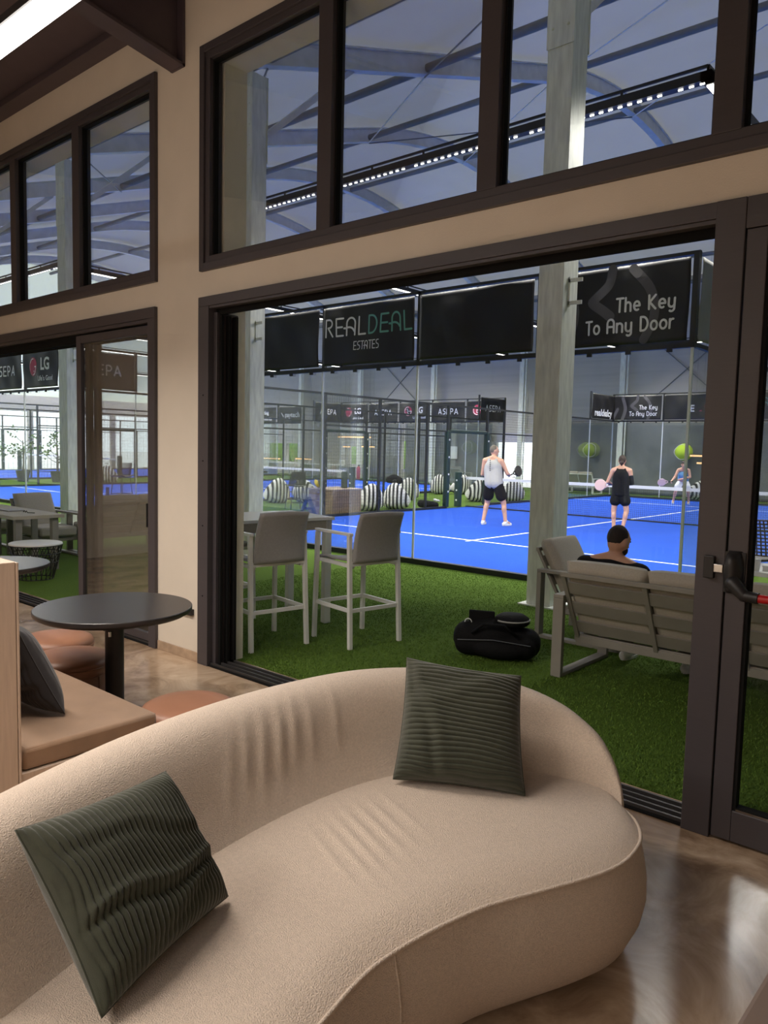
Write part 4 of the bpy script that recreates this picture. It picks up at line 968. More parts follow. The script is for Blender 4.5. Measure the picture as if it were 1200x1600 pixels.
plabel(MB().tube([(-.28+.035*math.cos(k*PI/8), -.05+.0*k, .315+.035*math.sin(k*PI/8)) for k in range(9)], .005, 6).build('strap_loop', 'plastic', t), 'pale strap loop')
b = thing('racket_case', 'black round racket case lying on top of the sports bag', 'case', (-3.29, 5.47, .285), math.radians(28))
MB().lathe([(.13, 0), (.15, .02), (.14, .06), (.10, .085), (.02, .09)], n=32).build('shell', 'bag', b, smooth=60)
plabel(MB().tube([(.147*math.cos(k*PI/10-2.4), .147*math.sin(k*PI/10-2.4), .045) for k in range(9)], .007, 6).build('rim_piping', 'silver', b), 'light grey rim')
# food boxes and cups on the side table
tt = ((-2.10, 7.20, .74, .20, .14, .07, 'white paper food box at the left of the side table'), (-1.72, 7.25, .74, .22, .16, .05, 'white paper food tray in the middle of the side table'), (-1.50, 7.18, .74, .16, .13, .13, 'stacked pale food box at the right of the side table'))
for x, y, z, a, b_, c_, lb in tt:
    o = thing('food_box', lb, 'box', (x, y, z), .2, 'food boxes on the side table'); MB().box(-a/2, a/2, -b_/2, b_/2, 0, c_*.7).build('tray', 'paper', o, bevel=.004); MB().box(-a/2-.004, a/2+.004, -b_/2-.004, b_/2+.004, c_*.7, c_).build('lid', 'paper', o, bevel=.004)
for x, y, lb in ((-1.86, 7.12, 'clear plastic cup between the food boxes'), (-1.34, 7.30, 'clear plastic cup at the right end of the side table')):
    tag(MB().lathe([(.030, 0), (.040, .10), (.041, .10), (.037, .098), (.028, .006)], n=20).build('plastic_cup', 'plastic', smooth=50), lb, 'cup', 'cups on the side table').location = (x, y, .74)
# black perforated bar chair beyond the escape door
def shell_chair(label, x, y, rz, seat=.66, group='black shell bar chairs', hole=.0075):
    t = thing('bar_chair', label, 'chair', (x, y, 0), rz, group)
    mb = MB(); nx, nz = 13, 11
    # perforated back: a lattice of flat strips
    fn = lambda u, v: Vector(((u-.5)*.46*(1-.22*v*v), -.20-.10*v+.10*abs(2*u-1)**2, seat+.06+.34*v))
    for i in range(nx):
        u = i/(nx-1); mb.tube([fn(u, k/10) for k in range(11)], hole, 5)
    for j in range(nz):
        v = j/(nz-1); mb.tube([fn(k/12, v) for k in range(13)], hole, 5)
    mb.build('perforated_back', 'black', t, smooth=180)
    MB().grid(lambda u, v: ((u-.5)*.46, -.22+.44*v, seat+.05*abs(2*u-1)**2+.05*max(0, .25-v)), 12, 12).build('seat', 'black', t, smooth=180, solid=.02)
    for sx in (-1, 1):
        for sy in (-1, 1): MB().tube([(sx*.16, sy*.16, seat), (sx*.22, sy*.22, 0)], .012, 8).build('leg', 'black', t, smooth=180)
    MB().tube([(-.20, -.20, .28), (.20, -.20, .28), (.20, .20, .28), (-.20, .20, .28)], .009, 6, True).build('footrest', 'black', t)
    return t
shell_chair('black perforated bar chair seen through the escape door', -2.02, 7.95, 0, .74)
# ---- left lounge set seen through the left doors
lounge_seat('outdoor_armchair', 'taupe outdoor armchair with pale cushion seen through the left doors', 'armchair', (-11.76, 5.69, 0), -PI/2, 1, 'outdoor lounge set on the left', wid=.62)
lounge_seat('outdoor_armchair', 'pale outdoor armchair on the far side of the left table', 'armchair', (-13.1, 5.3, 0), -PI/2, 1, 'outdoor lounge set on the left', wid=.7)
lounge_seat('outdoor_sofa', 'taupe outdoor sofa behind the glass of the left sliding door', 'sofa', (-10.65, 5.72, 0), PI/2, 2, 'outdoor lounge set on the left', wid=.66)
t = thing('dining_table', 'pale outdoor table beyond the left doors with a folder on it', 'table', (-11.9, 4.22, 0))
MB().box(0, 2.0, 0, .68, .70, .745).build('tabletop', 'outcush', t, bevel=.004)
for x in (.06, 1.86):
    for y in (.06, .54): MB().box(x, x+.08, y, y+.08, 0, .70).build('leg', 'outgrey', t)
tag(MB().box(-.16, .16, -.11, .11, 0, .018).build('folder', 'sling', bevel=.003), 'grey folder lying on the pale table beyond the left doors', 'folder').location = (-10.75, 4.56, .745)
t = thing('glasses', 'small pair of glasses on the pale table beyond the left doors', 'glasses', (-10.22, 4.52, .745))
MB().tube([(-.06, 0, .02), (-.03, .0, .04), (0, 0, .02), (.03, 0, .04), (.06, 0, .02), (.05, .1, .01)], .006, 6).build('frame', 'black', t)
t = thing('basket_table', 'round wire basket table with a pale top beyond the left doors', 'table', (-9.45, 4.30, 0))
MB().lathe([(.30, .43), (.31, .435), (.31, .45), (.30, .455)], n=48).build('tabletop', 'white', t, smooth=40)
mb = MB(); ns = 22
for k in range(ns):
    a = 2*PI*k/ns
    for s in (-1, 1):
        mb.tube([(.31*math.cos(a), .31*math.sin(a), .43), (.26*math.cos(a+s*.28), .26*math.sin(a+s*.28), .22), (.20*math.cos(a+s*.1), .20*math.sin(a+s*.1), .0)], .005, 5)
for r_, z in ((.312, .43), (.29, .33), (.26, .22), (.2, .006)): mb.tube([(r_*math.cos(2*PI*k/40), r_*math.sin(2*PI*k/40), z) for k in range(40)], .006, 6, True)
mb.build('wire_basket', 'black', t)
# ------------------------------------------------------------------ things around the courts
def beanbag(label, x, y, rz, s=1.0):
    t = thing('bean_bag', label, 'bean bag', (x, y, 0), rz, 'striped bean bag chairs')
    def fn(u, v):
        a = 2*PI*u; b = PI*v
        px = .40*math.sin(b)*math.cos(a); py = .44*math.sin(b)*math.sin(a); pz = -math.cos(b)
        bk = 1/(1+math.exp(9*(py+.02)))
        z = .25+.25*pz
        if pz > 0: z += pz*(.42*bk) 
        px *= 1-.35*bk*max(0, pz)**2; py -= .16*bk*max(0, pz)
        z = max(.006, z-.03); w = .012*math.sin(6*a+8*b)
        return ((px+w)*s, (py+w)*s, z*s)
    MB().grid(fn, 36, 22, cu=True).build('bean_cover', 'stripe', t, smooth=180)
    MB().tube([(-.05*s, -.30*s, .80*s), (0, -.33*s, .86*s), (.05*s, -.30*s, .80*s)], .012, 6).build('handle', 'black', t, smooth=180)
    return t
bbs = [(-14.00, 15.55, .95, 'striped bean bag right of the wicker box, behind the side fence'), (-13.92, 16.60, .5, 'striped bean bag with a black bag on top behind the side fence'),
       (-16.2, 19.9, .8, 'striped bean bag half hidden behind the one with the black bag'), (-17.5, 15.25, 1.1, 'left one of two striped bean bags behind the black chair'), (-17.1, 16.1, .3, 'right one of two striped bean bags behind the black chair'),
       (-17.6, 23.6, .5, 'far striped bean bag left of the green gate post'), (-17.2, 24.4, 1.0, 'far striped bean bag right beside the green gate post'),
       (-14.4, 21.4, .9, 'striped bean bag left of the man behind the net'), (-13.75, 22.6, .6, 'striped bean bag right of the man behind the net'), (-10.1, 29.9, .9, 'striped bean bag behind the girl in light blue'), (-29.2, 16.3, .9, 'striped bean bag seen through the glass of the left sliding door')]
for x, y, r, lb in bbs: beanbag(lb, x, y, r, 1.0)
t = thing('backpack', 'black backpack slumped on top of a striped bean bag', 'bag', (-14.05, 16.62, .74), .4)
blob('bag_body', [('c', (-.14, 0, .08), .10, (.16, .02, .07), .11), ('e', (0, .02, .12), (.17, .12, .12))], 'bag', t, .02)
t = thing('shoe_bag', 'dark bag with white shoes on the grass beside the bean bag', 'bag', (-13.50, 17.55, .012), .3)
blob('bag_body', [('c', (-.22, 0, .12), .12, (.22, 0, .10), .10)], 'bag', t, .02); blob('shoe', [('c', (.15, .1, .24), .04, (.30, .08, .22), .035)], 'boot', t, .015)
t = thing('wicker_box', 'woven wicker storage box behind the side fence', 'box', (-13.75, 13.95, 0))
mb = MB().box(-.42, .42, -.52, .52, .01, .62); mb.build('box_core', 'wicker', t)
mb = MB()
for k in range(16):
    z = .03+k*.038; mb.bar((.425, -.52, z), (.425, .52, z), .012, .030); mb.bar((-.42, -.525, z), (.42, -.525, z), .012, .030)
for k in range(14): mb.bar((.432, -.50+k*.077, .01), (.432, -.50+k*.077, .63), .010, .014)
mb.build('weave', 'wicker', t)
MB().box(-.44, .445, -.54, .54, .63, .67).build('lid', 'oak', t, bevel=.006)
tag(MB().lathe([(.07, 0), (.085, .02), (.085, .40), (.07, .42)], n=24).build('canister', 'pad', smooth=50), 'dark green canister standing on the wicker box', 'canister').location = (-13.62, 14.15, .67)
t = thing('racket_pair', 'yellow and black rackets leaning on the wicker box', 'racket', (-13.9, 13.62, .67), .2)
for k, m in ((0, 'yellow'), (1, 'black')): MB().lathe([(.115, -.012), (.125, 0), (.115, .012)], (0, 0, 0), 24).build('racket_face', m, t, smooth=60).rotation_euler = (0, math.radians(62), .1)
for i, c in enumerate(t.children): c.location = (-.14+.12*i, 0, .10)
t = thing('floor_sign', 'small navy folding floor sign beside the wicker box', 'sign', (-13.95, 13.20, 0), .2)
MB().bar((-.22, 0, 0), (-.02, 0, .45), .05, .08).build('leg', 'navy', t); MB().bar((.22, 0, 0), (.02, 0, .45), .05, .08).build('leg', 'navy', t); MB().box(-.12, .12, -.02, .02, .14, .20).build('cross_bar', 'navy', t)
shell_chair('black bar chair with a perforated back in front of two striped bean bags', -15.4, 14.1, 1.2, .62, hole=.013)
t = thing('bar_table', 'black bar table left of the black chair in the gap between courts', 'table', (-16.3, 13.2, 0))
MB().box(-.35, .35, -.35, .35, .98, 1.02).build('tabletop', 'black', t); MB().box(-.06, .06, -.06, .06, 0, .98).build('column', 'black', t); MB().box(-.25, .25, -.25, .25, 0, .02).build('foot_plate', 'black', t)
shell_chair('black bar chair seen through the glass of the left sliding door', -19.5, 11.3, 1.9, .74)
t = thing('bar_table', 'round bar table with an orange jug seen through the left sliding door', 'table', (-18.55, 11.75, .012))
MB().cyl((0, 0, 1.0), .33, .03, 32).build('tabletop', 'outgrey', t, smooth=40); MB().cyl((0, 0, .02), .05, .98, 16).build('column', 'black', t, smooth=40); MB().cyl((0, 0, 0), .26, .02, 24).build('foot_plate', 'black', t, smooth=40)
tag(MB().lathe([(.05, 0), (.10, .04), (.11, .12), (.06, .20), (.05, .24), (.06, .26)], n=24).build('jug', mat('orange_glaze', (.7, .22, .06), .4), smooth=60), 'orange jug on the round bar table behind the left sliding door', 'jug').location = (-18.55, 11.75, 1.042)
t = thing('fire_extinguisher', 'red fire extinguisher standing far back right of the wicker box', 'extinguisher', (-27.3, 29.4, 0))
MB().lathe([(.09, 0), (.10, .03), (.10, .62), (.06, .70), (.03, .72)], n=20).build('cylinder', 'red', t, smooth=50); MB().box(-.04, .09, -.02, .02, .72, .80).build('valve', 'black', t)
for (x, y, z), r, lb in (((-6.81, 13.0, 1.758), .033, 'tennis ball in mid air left of the woman in black'),):
    tag(MB().ell((0, 0, 0), (r+.012,)*3, 16, 10).build('tennis_ball', 'ball', smooth=180), lb, 'ball').location = (x, y, z)
for x, z, lb in ((-11.05, 1.83, 'giant yellow felt ball above the girl in light blue'), (-15.0, 1.83, 'giant yellow felt ball painted dim as seen through glass, left of the woman in black')):
    t = thing('giant_ball', lb, 'ball', (x, 31.05, z), 0, 'giant felt balls on the far wall')
    MB().ell((0, 0, 0), (.34, .34, .34), 32, 20).build('felt_body', 'ball' if x > -12 else 'balldim', t, smooth=180)
    MB().tube([(.343*math.cos(a)*.86, -.343*abs(math.cos(1.1*math.sin(2*a)))*.45-.12, .343*math.sin(a)*.86) for a in [2*PI*k/40 for k in range(40)]], .010, 6, True).build('ball_seam', 'white', t)
t0 = thing('amber_lamp', 'amber bar lamp', 'lamp', (0, 0, 0))
am = [(-36.2, -34.4, .88, 'lowest left amber bar lamp near the green windows'), (-33.0, -31.7, .93, 'lowest right amber bar lamp near the green windows'), (-29.6, -27.2, 2.22, 'long upper amber bar lamp above the wicker box'), (-29.5, -29.0, 1.69, 'short amber bar lamp below the long one, left'), (-28.1, -27.2, 1.72, 'short amber bar lamp below the long one, right'), (-10.5, -9.8, 1.66, 'upper amber bar lamp beside the giant ball'), (-10.33, -9.7, 1.38, 'lower amber bar lamp beside the giant ball')]
bpy.data.objects.remove(t0)
for a, b, z, lb in am:
    t = thing('amber_lamp', lb, 'lamp', (a, 30.2+(.3 if z in (1.69, 1.72, 1.38) else 0), z), 0, 'amber bar lamps'); MB().box(0, b-a, -.04, .04, 0, .07).build('diffuser', 'amber', t, bevel=.01); MB().box(0, b-a, -.03, .03, .07, .10).build('housing', 'black', t)
    MB().tube([(.1, 0, .1), (.1, 0, prof(30.2)+.45-z)], .004, 5).tube([(b-a-.1, 0, .1), (b-a-.1, 0, prof(30.2)+.45-z)], .004, 5).build('suspension_cable', 'cable', t)
t = thing('long_table', 'long white table far back in front of the green windows', 'table', (-34.5, 29.6, 0))
MB().box(0, 6.0, -.4, .4, .70, .75).build('tabletop', 'white', t)
for x in (.1, 3, 5.8): MB().box(x, x+.08, -.35, .35, 0, .70).build('leg', 'white', t)
for k in range(4):
    t = thing('white_chair', ['first white chair from the left behind the long white table', 'second white chair from the left behind the long white table', 'third white chair from the left behind the long white table', 'last white chair on the right behind the long white table'][k], 'chair', (-33.2+1.2*k, 30.3, 0), PI, 'white chairs at the long table')
    MB().box(-.24, .24, -.24, .24, .43, .47).build('seat', 'white', t)
    mb = MB(); mb.box(-.24, -.20, -.24, -.20, .47, .98); mb.box(.20, .24, -.24, -.20, .47, .98); mb.box(-.20, .20, -.235, -.215, .90, .98); 
    for q in range(4): mb.box(-.13+q*.08, -.11+q*.08, -.23, -.22, .47, .90)
    mb.build('backrest', 'white', t)
    for sx in (-.24, .20):
        for sy in (-.24, .20): MB().box(sx, sx+.04, sy, sy+.04, 0, .43).build('leg', 'white', t)
lounge_seat('outdoor_sofa', 'pale outdoor sofa far behind the net beyond the far glass wall', 'sofa', (-15.6, 29.6, 0), 0, 2, 'far outdoor sofas', slats=False, m='whitemetal')
t = thing('notice', 'sheet of paper fixed to the far tarpaulin left of the green gate', 'paper', (-22.6, 31.36, 1.25)); MB().box(-.22, .22, -.008, 0, 0, .62).build('sheet', 'paper', t)
# potted trees in the daylight between the courts on the left
def tree(label, x, y, h, seed):
    rnd = random.Random(seed); t = thing('potted_tree', label, 'plant', (x, y, 0), 0, 'potted trees on the left')
    MB().lathe([(.20, 0), (.27, .42), (.29, .45), (.26, .45), (.24, .38), (.02, .38)], n=24).build('pot', 'pot', t, smooth=50)
    pts = [(0, 0, .38), (.03, .02, .8), (-.02, .03, 1.2), (.02, 0, h*.7)]; MB().tube(pts, [.04, .035, .03, .02], 8).build('trunk', 'bark', t, smooth=180)
    mb = MB(); lf = MB()
    for k in range(9):
        a = rnd.uniform(0, 2*PI); z0 = rnd.uniform(.7, h*.7); l = rnd.uniform(.2, .5); e = Vector((l*math.cos(a), l*math.sin(a), z0+rnd.uniform(.15, .5)))
        mb.tube([(0, 0, z0), (e.x*.5, e.y*.5, z0+.15), tuple(e)], [.015, .012, .006], 6)
        for q in range(14):
            c = e+Vector((rnd.gauss(0, .14), rnd.gauss(0, .14), rnd.gauss(0, .12))); d = Vector((rnd.gauss(0, 1), rnd.gauss(0, 1), rnd.gauss(0, .7))).normalized(); s = d.orthogonal().normalized()*.045; n_ = d*.13
            lf.add([c, c+n_*.5+s, c+n_, c+n_*.5-s], [(0, 1, 2, 3)])
    mb.build('branch', 'bark', t, smooth=180); lf.build('foliage', 'leaf', t)
tree('potted tree left in the daylight between the left courts', -31.6, 13.9, 2.4, 1); tree('potted tree right of the other one in the daylight between the left courts', -30.7, 14.9, 2.2, 2); tree('potted tree at the left edge between the left courts', -31.9, 12.8, 2.6, 3)
rnd = random.Random(5)
for k in range(7):
    x = -41+k*2.75; lb = ['hedge bush outside the far windows, '+s for s in ('first from the left', 'second from the left', 'third from the left', 'in the middle', 'third from the right', 'second from the right', 'first from the right')][k]
    mb = MB(); mb.grid(lambda u, v: (x+1.2*math.sin(PI*v)*math.cos(2*PI*u)*(1+.15*math.sin(9*u*PI+7*v)), 36+.9*math.sin(PI*v)*math.sin(2*PI*u), max(0, 1.1-1.2*math.cos(PI*v)*(1+.1*math.sin(14*u+9*v)))), 30, 18, cu=True)
    tag(mb.build('hedge_bush', 'hedge', smooth=180), lb, 'bush', 'hedge outside the far windows')

# ------------------------------------------------------------------ people
def V(*a): return Vector(a)
def hand_prims(w, d, side, curl, palm_n):
    """w wrist, d direction along the hand, palm_n the way the fingers curl"""
    d = d.normalized(); palm_n = (palm_n-d*palm_n.dot(d)).normalized(); s = d.cross(palm_n).normalized()*side
    R = Matrix((s, palm_n, d)).transposed()
    out = [('e', w+d*.045, (.040, .017, .050), R), ('c', w-d*.01, .026, w+d*.03, .027)]
    for k, (o, l) in enumerate(((-.027, .062), (-.009, .074), (.009, .070), (.026, .054))):
        a = w+d*.085+s*o; b = a+(d*math.cos(curl)+palm_n*math.sin(curl))*l*.55; c = b+(d*math.cos(2*curl)+palm_n*math.sin(2*curl))*l*.5
        out += [('c', w+d*.05+s*o*.8, .0095, a, .0095), ('c', a, .0095, b, .009), ('c', b, .009, c, .008)]
    a = w+d*.025-s*.030; b = a+(d*.7-s*.6+palm_n*.5).normalized()*.035; c = b+(d*.8+palm_n*.7).normalized()*.030
    out += [('c', a, .013, b, .011), ('c', b, .011, c, .009)]
    return out
def human(name, label, loc, rz, H, J, skin='skin', voxel=.011, build=1.0, tilt=0.0):
    """J holds joint positions for a 1.75 m person (feet at z = 0, facing +y); returns root, scaled joints"""
    k = H/1.75; t = thing(name, label, 'person', loc, rz)
    j = {a: Vector(b)*k for a, b in J.items() if a not in ('face', 'curl', 'palm')}
    f = Vector(J.get('face', (0, 1, 0))).normalized(); up = V(0, 0, 1); up = (up-f*up.dot(f)).normalized(); r = f.cross(up)
    hd = j['head']; B = build
    Rh = Matrix((r, f, up)).transposed()
    pr = []
    pel, ch, nk = j['pel'], j['chest'], j['neck']
    ax = (j['shR']-j['shL']).normalized()
    hx = (j['hipR']-j['hipL']).normalized()
    pr += [('e', pel, (.150*k*B, .110*k*B, .12*k))]
    for s in (-1, 1): pr.append(('c', pel+hx*s*.06*k, .105*k*B, ch+ax*s*.065*k, .110*k*B))
    pr += [('e', ch+V(0, 0, .05*k), (.165*k*B, .115*k*B, .16*k)), ('c', j['shL']-ax*-.03, .062*k, j['shR']-ax*.03, .062*k), ('c', nk-V(0, 0, .05*k), .062*k, hd-up*.06*k, .052*k)]
    for s in ('L', 'R'): pr.append(('c', nk+V(0, -.01, .02)*k, .050*k, j['sh'+s], .055*k))
    pr += [('e', hd, (.077*k, .095*k, .115*k), Rh), ('e', hd+f*.022*k-up*.062*k, (.058*k, .070*k, .062*k), Rh), ('c', hd+f*.088*k-up*.005*k, .011*k, hd+f*.108*k-up*.032*k, .015*k), ('c', hd+f*.080*k-up*.064*k-r*.018*k, .010*k, hd+f*.080*k-up*.064*k+r*.018*k, .010*k)]
    for s in (-1, 1): pr += [('e', hd+r*s*.078*k-up*.012*k-f*.006*k, (.013*k, .024*k, .034*k), Rh), ('c', hd+f*.078*k+up*.030*k+r*s*.012*k, .012*k, hd+f*.070*k+up*.030*k+r*s*.045*k, .012*k)]
    for s in ('L', 'R'):
        sg = 1 if s == 'R' else -1
        pr += [('c', j['sh'+s], .056*k, j['el'+s], .042*k), ('c', j['el'+s], .043*k, j['wr'+s], .028*k), ('e', j['el'+s].lerp(j['wr'+s], .3), (.045*k,)*3)]
        pn = Vector(J['palm'+s]) if 'palm'+s in J else V(-sg, 0, -.3)
        pr += hand_prims(j['wr'+s], j['wr'+s]-j['el'+s], sg, J.get('curl', .6), pn)
        pr += [('c', j['hip'+s], .090*k*B, j['kn'+s], .060*k), ('c', j['kn'+s], .060*k, j['an'+s], .040*k), ('e', j['kn'+s].lerp(j['an'+s], .30)-V(0, .012, 0), (.056*k, .060*k, .11*k)), ('c', j['an'+s], .042*k, j['an'+s]+Vector(J.get('toe'+s, (0, .10, -.05)))*k, .038*k)]
    blob('body', pr, skin, t, voxel, 5)
    e = MB()
    for s in (-1, 1): e.ell(hd+f*.086*k+up*.012*k+r*s*.032*k, (.012*k, .010*k, .008*k), 10, 8, Rh)
    e.build('eyes', 'hairdark', t, smooth=180)
    return t, j, k, (f, up, r, Rh)
def shoes(t, j, J, k, m='boot'):
    for s in ('L', 'R'):
        a = j['an'+s]; d = Vector(J.get('toe'+s, (0, .10, -.05))); d = V(d.x, d.y, 0).normalized(); z = max(.03, a.z-.075*k)
        p = V(a.x, a.y, z)
        o = blob('shoe', [('c', p-d*.05*k+V(0, 0, .005), .042*k, p+d*.15*k+V(0, 0, -.004), .036*k), ('c', p-d*.03*k, .045*k, p+d*.02*k+V(0, 0, .06*k), .045*k)], m, t, .010, 4)
        so = MB(); n = 20
        vs = [p+d*(.05*k+.135*k*math.cos(2*PI*i/n))+V(-d.y, d.x, 0)*(.046*k*math.sin(2*PI*i/n)) for i in range(n)]
        zb = .0 if loc0[0] is None else loc0[0]
        so.add([V(q.x, q.y, zb) for q in vs]+[V(q.x, q.y, zb+.026) for q in vs], [tuple(reversed(range(n))), tuple(range(n, 2*n))]+[(i, (i+1) % n, n+(i+1) % n, n+i) for i in range(n)])
        so.build('sole', 'rubber', o)
loc0 = [None]
def top(t, j, k, m, B=1.0, sleeve=0.0, tank=True, length=.0, name='tank_top'):
    ax = (j['shR']-j['shL']).normalized(); hx = (j['hipR']-j['hipL']).normalized(); g = .016
    pr = []
    for s in (-1, 1): pr.append(('c', j['pel']+hx*s*.065*k+V(0, 0, -length-.03*k), .116*k*B+g, j['chest']+ax*s*.065*k, .112*k*B+g))
    pr += [('e', j['chest']+V(0, 0, .04*k), (.165*k*B+g, .118*k*B+g, .16*k+g))]
    for s in (-1, 1): pr.append(('c', j['chest']+ax*s*.08*k+V(0, -.02, .08*k), .075*k, j['neck']+ax*s*.085*k+V(0, -.01, -.02*k), .052*k))
    if not tank:
        pr.append(('c', j['shL'], .074*k, j['shR'], .074*k)); pr.append(('c', j['chest'], .12*k, j['neck']-V(0, .01, .09*k), .10*k))
        for s in ('L', 'R'): pr.append(('c', j['neck']+V(0, -.012, -.040)*k, .066*k, j['sh'+s], .070*k)); pr.append(('c', j['sh'+s], .070*k, j['sh'+s].lerp(j['el'+s], sleeve), .062*k))
    return blob(name, pr, m, t, .012, 4)
def bottoms(t, j, k, m, frac=.5, B=1.0, flare=.02, name='shorts'):
    pr = [('e', j['pel']-V(0, 0, .02*k), (.158*k*B+.008, .108*k*B, .11*k)), ('c', j['hipL'], .098*k*B, j['hipR'], .098*k*B)]
    for s in ('L', 'R'): pr.append(('c', j['hip'+s], .095*k*B+.012, j['hip'+s].lerp(j['kn'+s], frac), .078*k*B+flare))
    return blob(name, pr, m, t, .012, 4)
def hair(t, j, k, fr, m, prims=(), size=1.0, name='hair'):
    f, up, r, Rh = fr; hd = j['head']
    pr = [('e', hd-f*.016*k+up*.020*k, (.082*k*size, .090*k*size, .106*k*size), Rh)]+list(prims)
    return blob(name, pr, m, t, .009, 3)
def racket(label, loc, hand, d, n, m='black'):
    """a padel racket: its handle end at hand, pointing along d, face normal n"""
    d = Vector(d).normalized(); n = Vector(n); n = (n-d*n.dot(d)).normalized(); s = d.cross(n)
    t = thing('racket', label, 'racket', loc, 0)
    h = Vector(hand)-Vector(loc)
    mb = MB(); mb.prism([(.13*math.cos(2*PI*k/28), .14*math.sin(2*PI*k/28)) for k in range(28)], lambda p: h+d*(.34+p[1])+s*p[0]-n*.018, lambda p: h+d*(.34+p[1])+s*p[0]+n*.018)
    mb.build('racket_face', m, t, bevel=.006)
    MB().tube([h-d*.05, h+d*.13], .016, 10).build('grip', 'black', t, smooth=180)
    MB().bar(h+d*.12-s*.01, h+d*.24-s*.07, .024, .024).bar(h+d*.12+s*.01, h+d*.24+s*.07, .024, .024).build('throat', m, t)
    return t
def wpt(loc, rz, p):
    c, s = math.cos(rz), math.sin(rz); return V(loc[0]+c*p.x-s*p.y, loc[1]+s*p.x+c*p.y, loc[2]+p.z)
# man in a grey tank top on the near court
L = (-9.56, 14.95, .013); rz = .12
J = dict(pel=(-.02, -.06, .93), chest=(-.09, .02, 1.24), neck=(-.11, .06, 1.49), head=(-.11, .10, 1.665), shL=(-.31, .04, 1.44), shR=(.09, .08, 1.43), elL=(-.37, .06, 1.12), elR=(.20, .16, 1.15), wrL=(-.20, .28, 1.13), wrR=(.14, .40, 1.12), hipL=(-.12, -.06, .88), hipR=(.09, -.06, .88), knL=(-.21, .03, .48), knR=(.19, .05, .48), anL=(-.24, -.08, .09), anR=(.25, .04, .09), face=(.75, .65, .05), curl=.9, toeL=(-.02, .10, -.05), toeR=(.04, .10, -.05), palmL=(1, .2, 0), palmR=(-1, .3, 0))
t, j, k, fr = human('person', 'person in a light grey tank top and black shorts seen from behind on the court', L, rz, 1.80, J, 'skin', .011, 1.16)
top(t, j, k, 'greycloth', 1.16, length=-.035); bottoms(t, j, k, 'blackcloth', .55, 1.14, .04); hair(t, j, k, fr, 'hairgrey'); shoes(t, j, J, k)
f_ = MB()
for q in range(6): f_.ell(j['chest']+V(.0, -.155*k, .20*k-.045*q), (.014, .006, .016), 8, 6)
f_.build('printed_mark', 'inkdark', t)
racket('dark racket held by the person in the light grey tank top', wpt(L, rz, j['wrR']), wpt(L, rz, j['wrR']+V(0, .07, .0)), (.0, .95, .25), (.9, .1, .2))
# woman in black
L = (-6.99, 15.93, .013); rz = .30
J = dict(pel=(0, 0, .96), chest=(0, .01, 1.25), neck=(0, .03, 1.48), head=(0, .07, 1.645), shL=(-.185, .02, 1.42), shR=(.185, .02, 1.42), elL=(-.30, .06, 1.14), elR=(.24, .04, 1.13), wrL=(-.20, .28, 1.07), wrR=(.10, .24, 1.10), hipL=(-.085, 0, .90), hipR=(.085, 0, .90), knL=(-.13, .02, .49), knR=(.15, .03, .49), anL=(-.11, -.02, .09), anR=(.09, -.05, .09), face=(0, 1, -.15), curl=.9, palmL=(1, .2, 0), palmR=(-1, .2, 0))
t, j, k, fr = human('person', 'person in a black top and black skirt with tied brown hair seen from behind', L, rz, 1.66, J, 'skin', .011, .95)
top(t, j, k, 'blackcloth', .97, length=.03); bottoms(t, j, k, 'blackcloth', .45, 1.0, .045, 'skirt'); shoes(t, j, J, k)
hd = j['head']; hair(t, j, k, fr, 'hairbrown', [('e', hd+V(0, -.105, -.055)*k, (.052*k, .045*k, .048*k)), ('c', hd+V(0, -.12, -.08)*k, .022*k, hd+V(0, -.115, -.12)*k, .012*k)], 1.03)
blob('arm_sleeve', [('c', j['shR'].lerp(j['elR'], .45), .056*k, j['elR'], .050*k), ('c', j['elR'], .050*k, j['wrR'], .036*k)], 'blackcloth', t, .010, 3)
racket('pale pink racket held in the left hand of the person in black', wpt(L, rz, j['wrL']), wpt(L, rz, j['wrL']+V(0, .07, 0)), (-.75, .1, -.05), (.3, -1, .1), 'pink')
# girl in light blue across the net
L = (-9.55, 26.9, .013); rz = 3.45
J = dict(pel=(0, -.10, .80), chest=(0, .06, 1.06), neck=(0, .16, 1.27), head=(0, .24, 1.42), shL=(-.17, .15, 1.22), shR=(.17, .15, 1.22), elL=(-.24, .26, .98), elR=(.27, .25, .97), wrL=(.05, .42, .90), wrR=(.36, .42, .84), hipL=(-.10, -.09, .76), hipR=(.10, -.09, .76), knL=(-.19, .14, .46), knR=(.22, .14, .46), anL=(-.22, -.04, .09), anR=(.30, -.02, .09), face=(0, 1, -.05), curl=.9)
t, j, k, fr = human('person', 'person in a light blue top and white skirt crouching across the net', L, rz, 1.70, J, 'skin', .011, .92)
top(t, j, k, 'bluecloth', .95, length=-.10, name='crop_top'); bottoms(t, j, k, 'whitecloth', .5, 1.0, .05, 'skirt'); hair(t, j, k, fr, 'hairbrown', [('e', j['head']+fr[1]*.045*k, (.083*k, .092*k, .078*k), fr[3])]); shoes(t, j, J, k)
racket('tan racket held low by the person in light blue', wpt(L, rz, j['wrR']), wpt(L, rz, j['wrR']+V(.0, .06, -.03)), wpt((0, 0, 0), rz, V(.9, .35, -.1)), wpt((0, 0, 0), rz, V(.2, -1, .2)), 'pink')
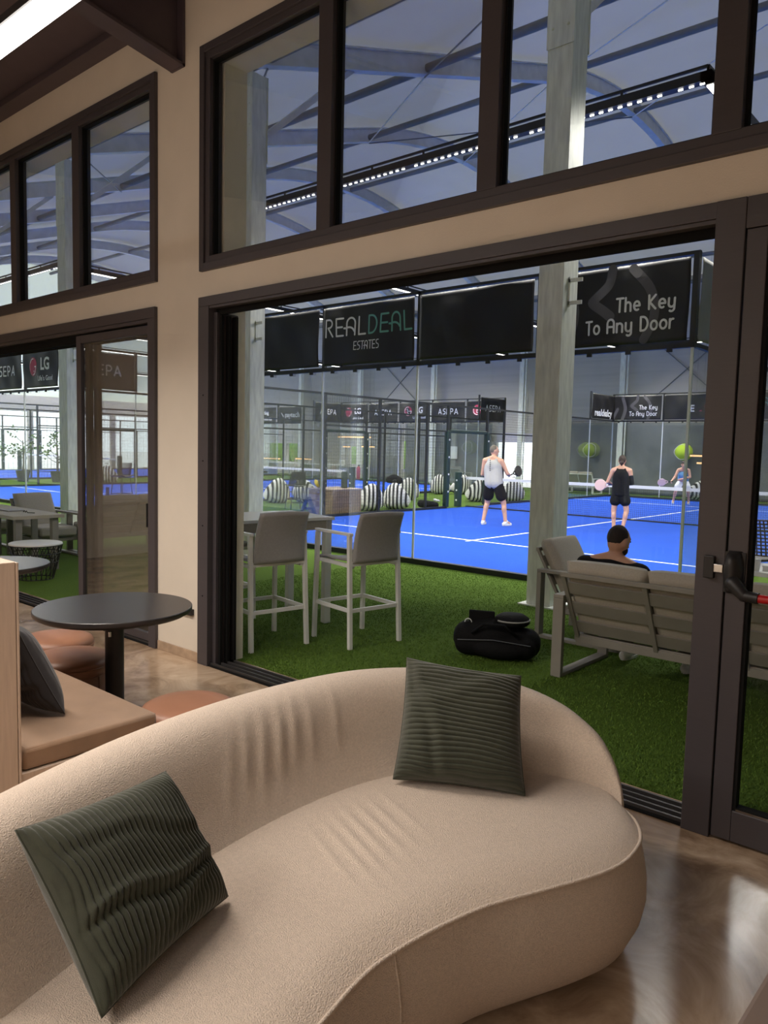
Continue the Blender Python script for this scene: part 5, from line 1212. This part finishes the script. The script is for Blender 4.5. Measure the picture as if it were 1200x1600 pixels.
# seated man in black on the outdoor sofa
L = (-2.52, 5.66, 0); rz = -.08
J = dict(pel=(0, .08, .535), chest=(0, .0, .70), neck=(.0, .02, .905), head=(.015, .055, 1.050), shL=(-.235, -.01, .845), shR=(.235, .01, .830), elL=(-.30, .14, .66), elR=(.31, .16, .65), wrL=(-.10, .36, .66), wrR=(.12, .37, .66), hipL=(-.10, .10, .565), hipR=(.10, .10, .565), knL=(-.14, .52, .56), knR=(.16, .52, .56), anL=(-.10, .50, .09), anR=(.42, .52, .09), face=(.30, 1, -.25), curl=.7, palmL=(1, 0, .4), palmR=(-1, 0, .4))
t, j, k, fr = human('person', 'person in a black t-shirt with cropped dark hair sitting on the outdoor sofa', L, rz, 1.75, J, 'skintan', .009, 1.05)
o = top(t, j, k, 'blackcloth', 1.08, sleeve=.6, tank=False, name='t_shirt'); o.modifiers['smooth'].iterations = 25
blob('trousers', [('e', j['pel'], (.165, .13, .12)), ('c', j['hipL'], .10, j['knL'], .075), ('c', j['hipR'], .10, j['knR'], .075), ('c', j['knL'], .072, j['anL']+V(0, 0, .05), .055), ('c', j['knR'], .072, j['anR']+V(0, 0, .05), .055)], 'blackcloth', t, .012, 4)
f, up, r, Rh = fr; hd = j['head']
blob('hair', [('e', hd-f*.018+up*.024, (.0790, .088, .100), Rh)], 'hairdark', t, .008, 3); blob('beard', [('e', hd+f*.030-up*.068, (.062, .070, .056), Rh)], 'hairdark', t, .008, 3); shoes(t, j, J, k)
# person in red far back
L = (-25.9, 21.55, 0); rz = 2.2
J = dict(pel=(0, 0, .95), chest=(0, .01, 1.25), neck=(0, .02, 1.48), head=(0, .04, 1.645), shL=(-.20, .0, 1.42), shR=(.20, .0, 1.42), elL=(-.28, .02, 1.12), elR=(.28, .02, 1.12), wrL=(-.26, .16, .90), wrR=(.26, .16, .90), hipL=(-.10, 0, .90), hipR=(.10, 0, .90), knL=(-.12, .02, .49), knR=(.12, .02, .49), anL=(-.12, -.02, .09), anR=(.12, -.02, .09))
t, j, k, fr = human('person', 'person in a red t-shirt standing far back beside the steel column', L, rz, 1.78, J, 'skintan', .014, 1.05)
top(t, j, k, 'redcloth', 1.05, sleeve=.6, tank=False, name='t_shirt'); bottoms(t, j, k, 'blackcloth', .6, 1.05, .02); hair(t, j, k, fr, 'hairdark'); shoes(t, j, J, k)

# short blades of the artificial turf nearest the lounge (nobody could count them)
rnd = random.Random(11); vs = []; fs = []
for i in range(120000):
    y = 3.80+5.0*rnd.random()**1.25; x = -7.5+7.3*rnd.random()
    if y < 3.90 and x < -4.8: continue
    if y > 8.88: continue
    a = rnd.uniform(0, 2*PI); w = .0032; h = rnd.uniform(.008, .019); lx, ly = rnd.gauss(0, .008), rnd.gauss(0, .008)
    c, s_ = math.cos(a)*w, math.sin(a)*w; n = len(vs)
    vs += [(x-c, y-s_, 0), (x+c, y+s_, 0), (x+lx, y+ly, h)]; fs.append((n, n+1, n+2))
mb = MB(); mb.v = vs; mb.f = fs
tag(mb.build('turf_blades', mat('turf_blade', (.11, .19, .030), .8, spec=.15, var=.45, scale=30)), 'short green blades of the artificial turf in front of the lounge', 'turf', kind='stuff')
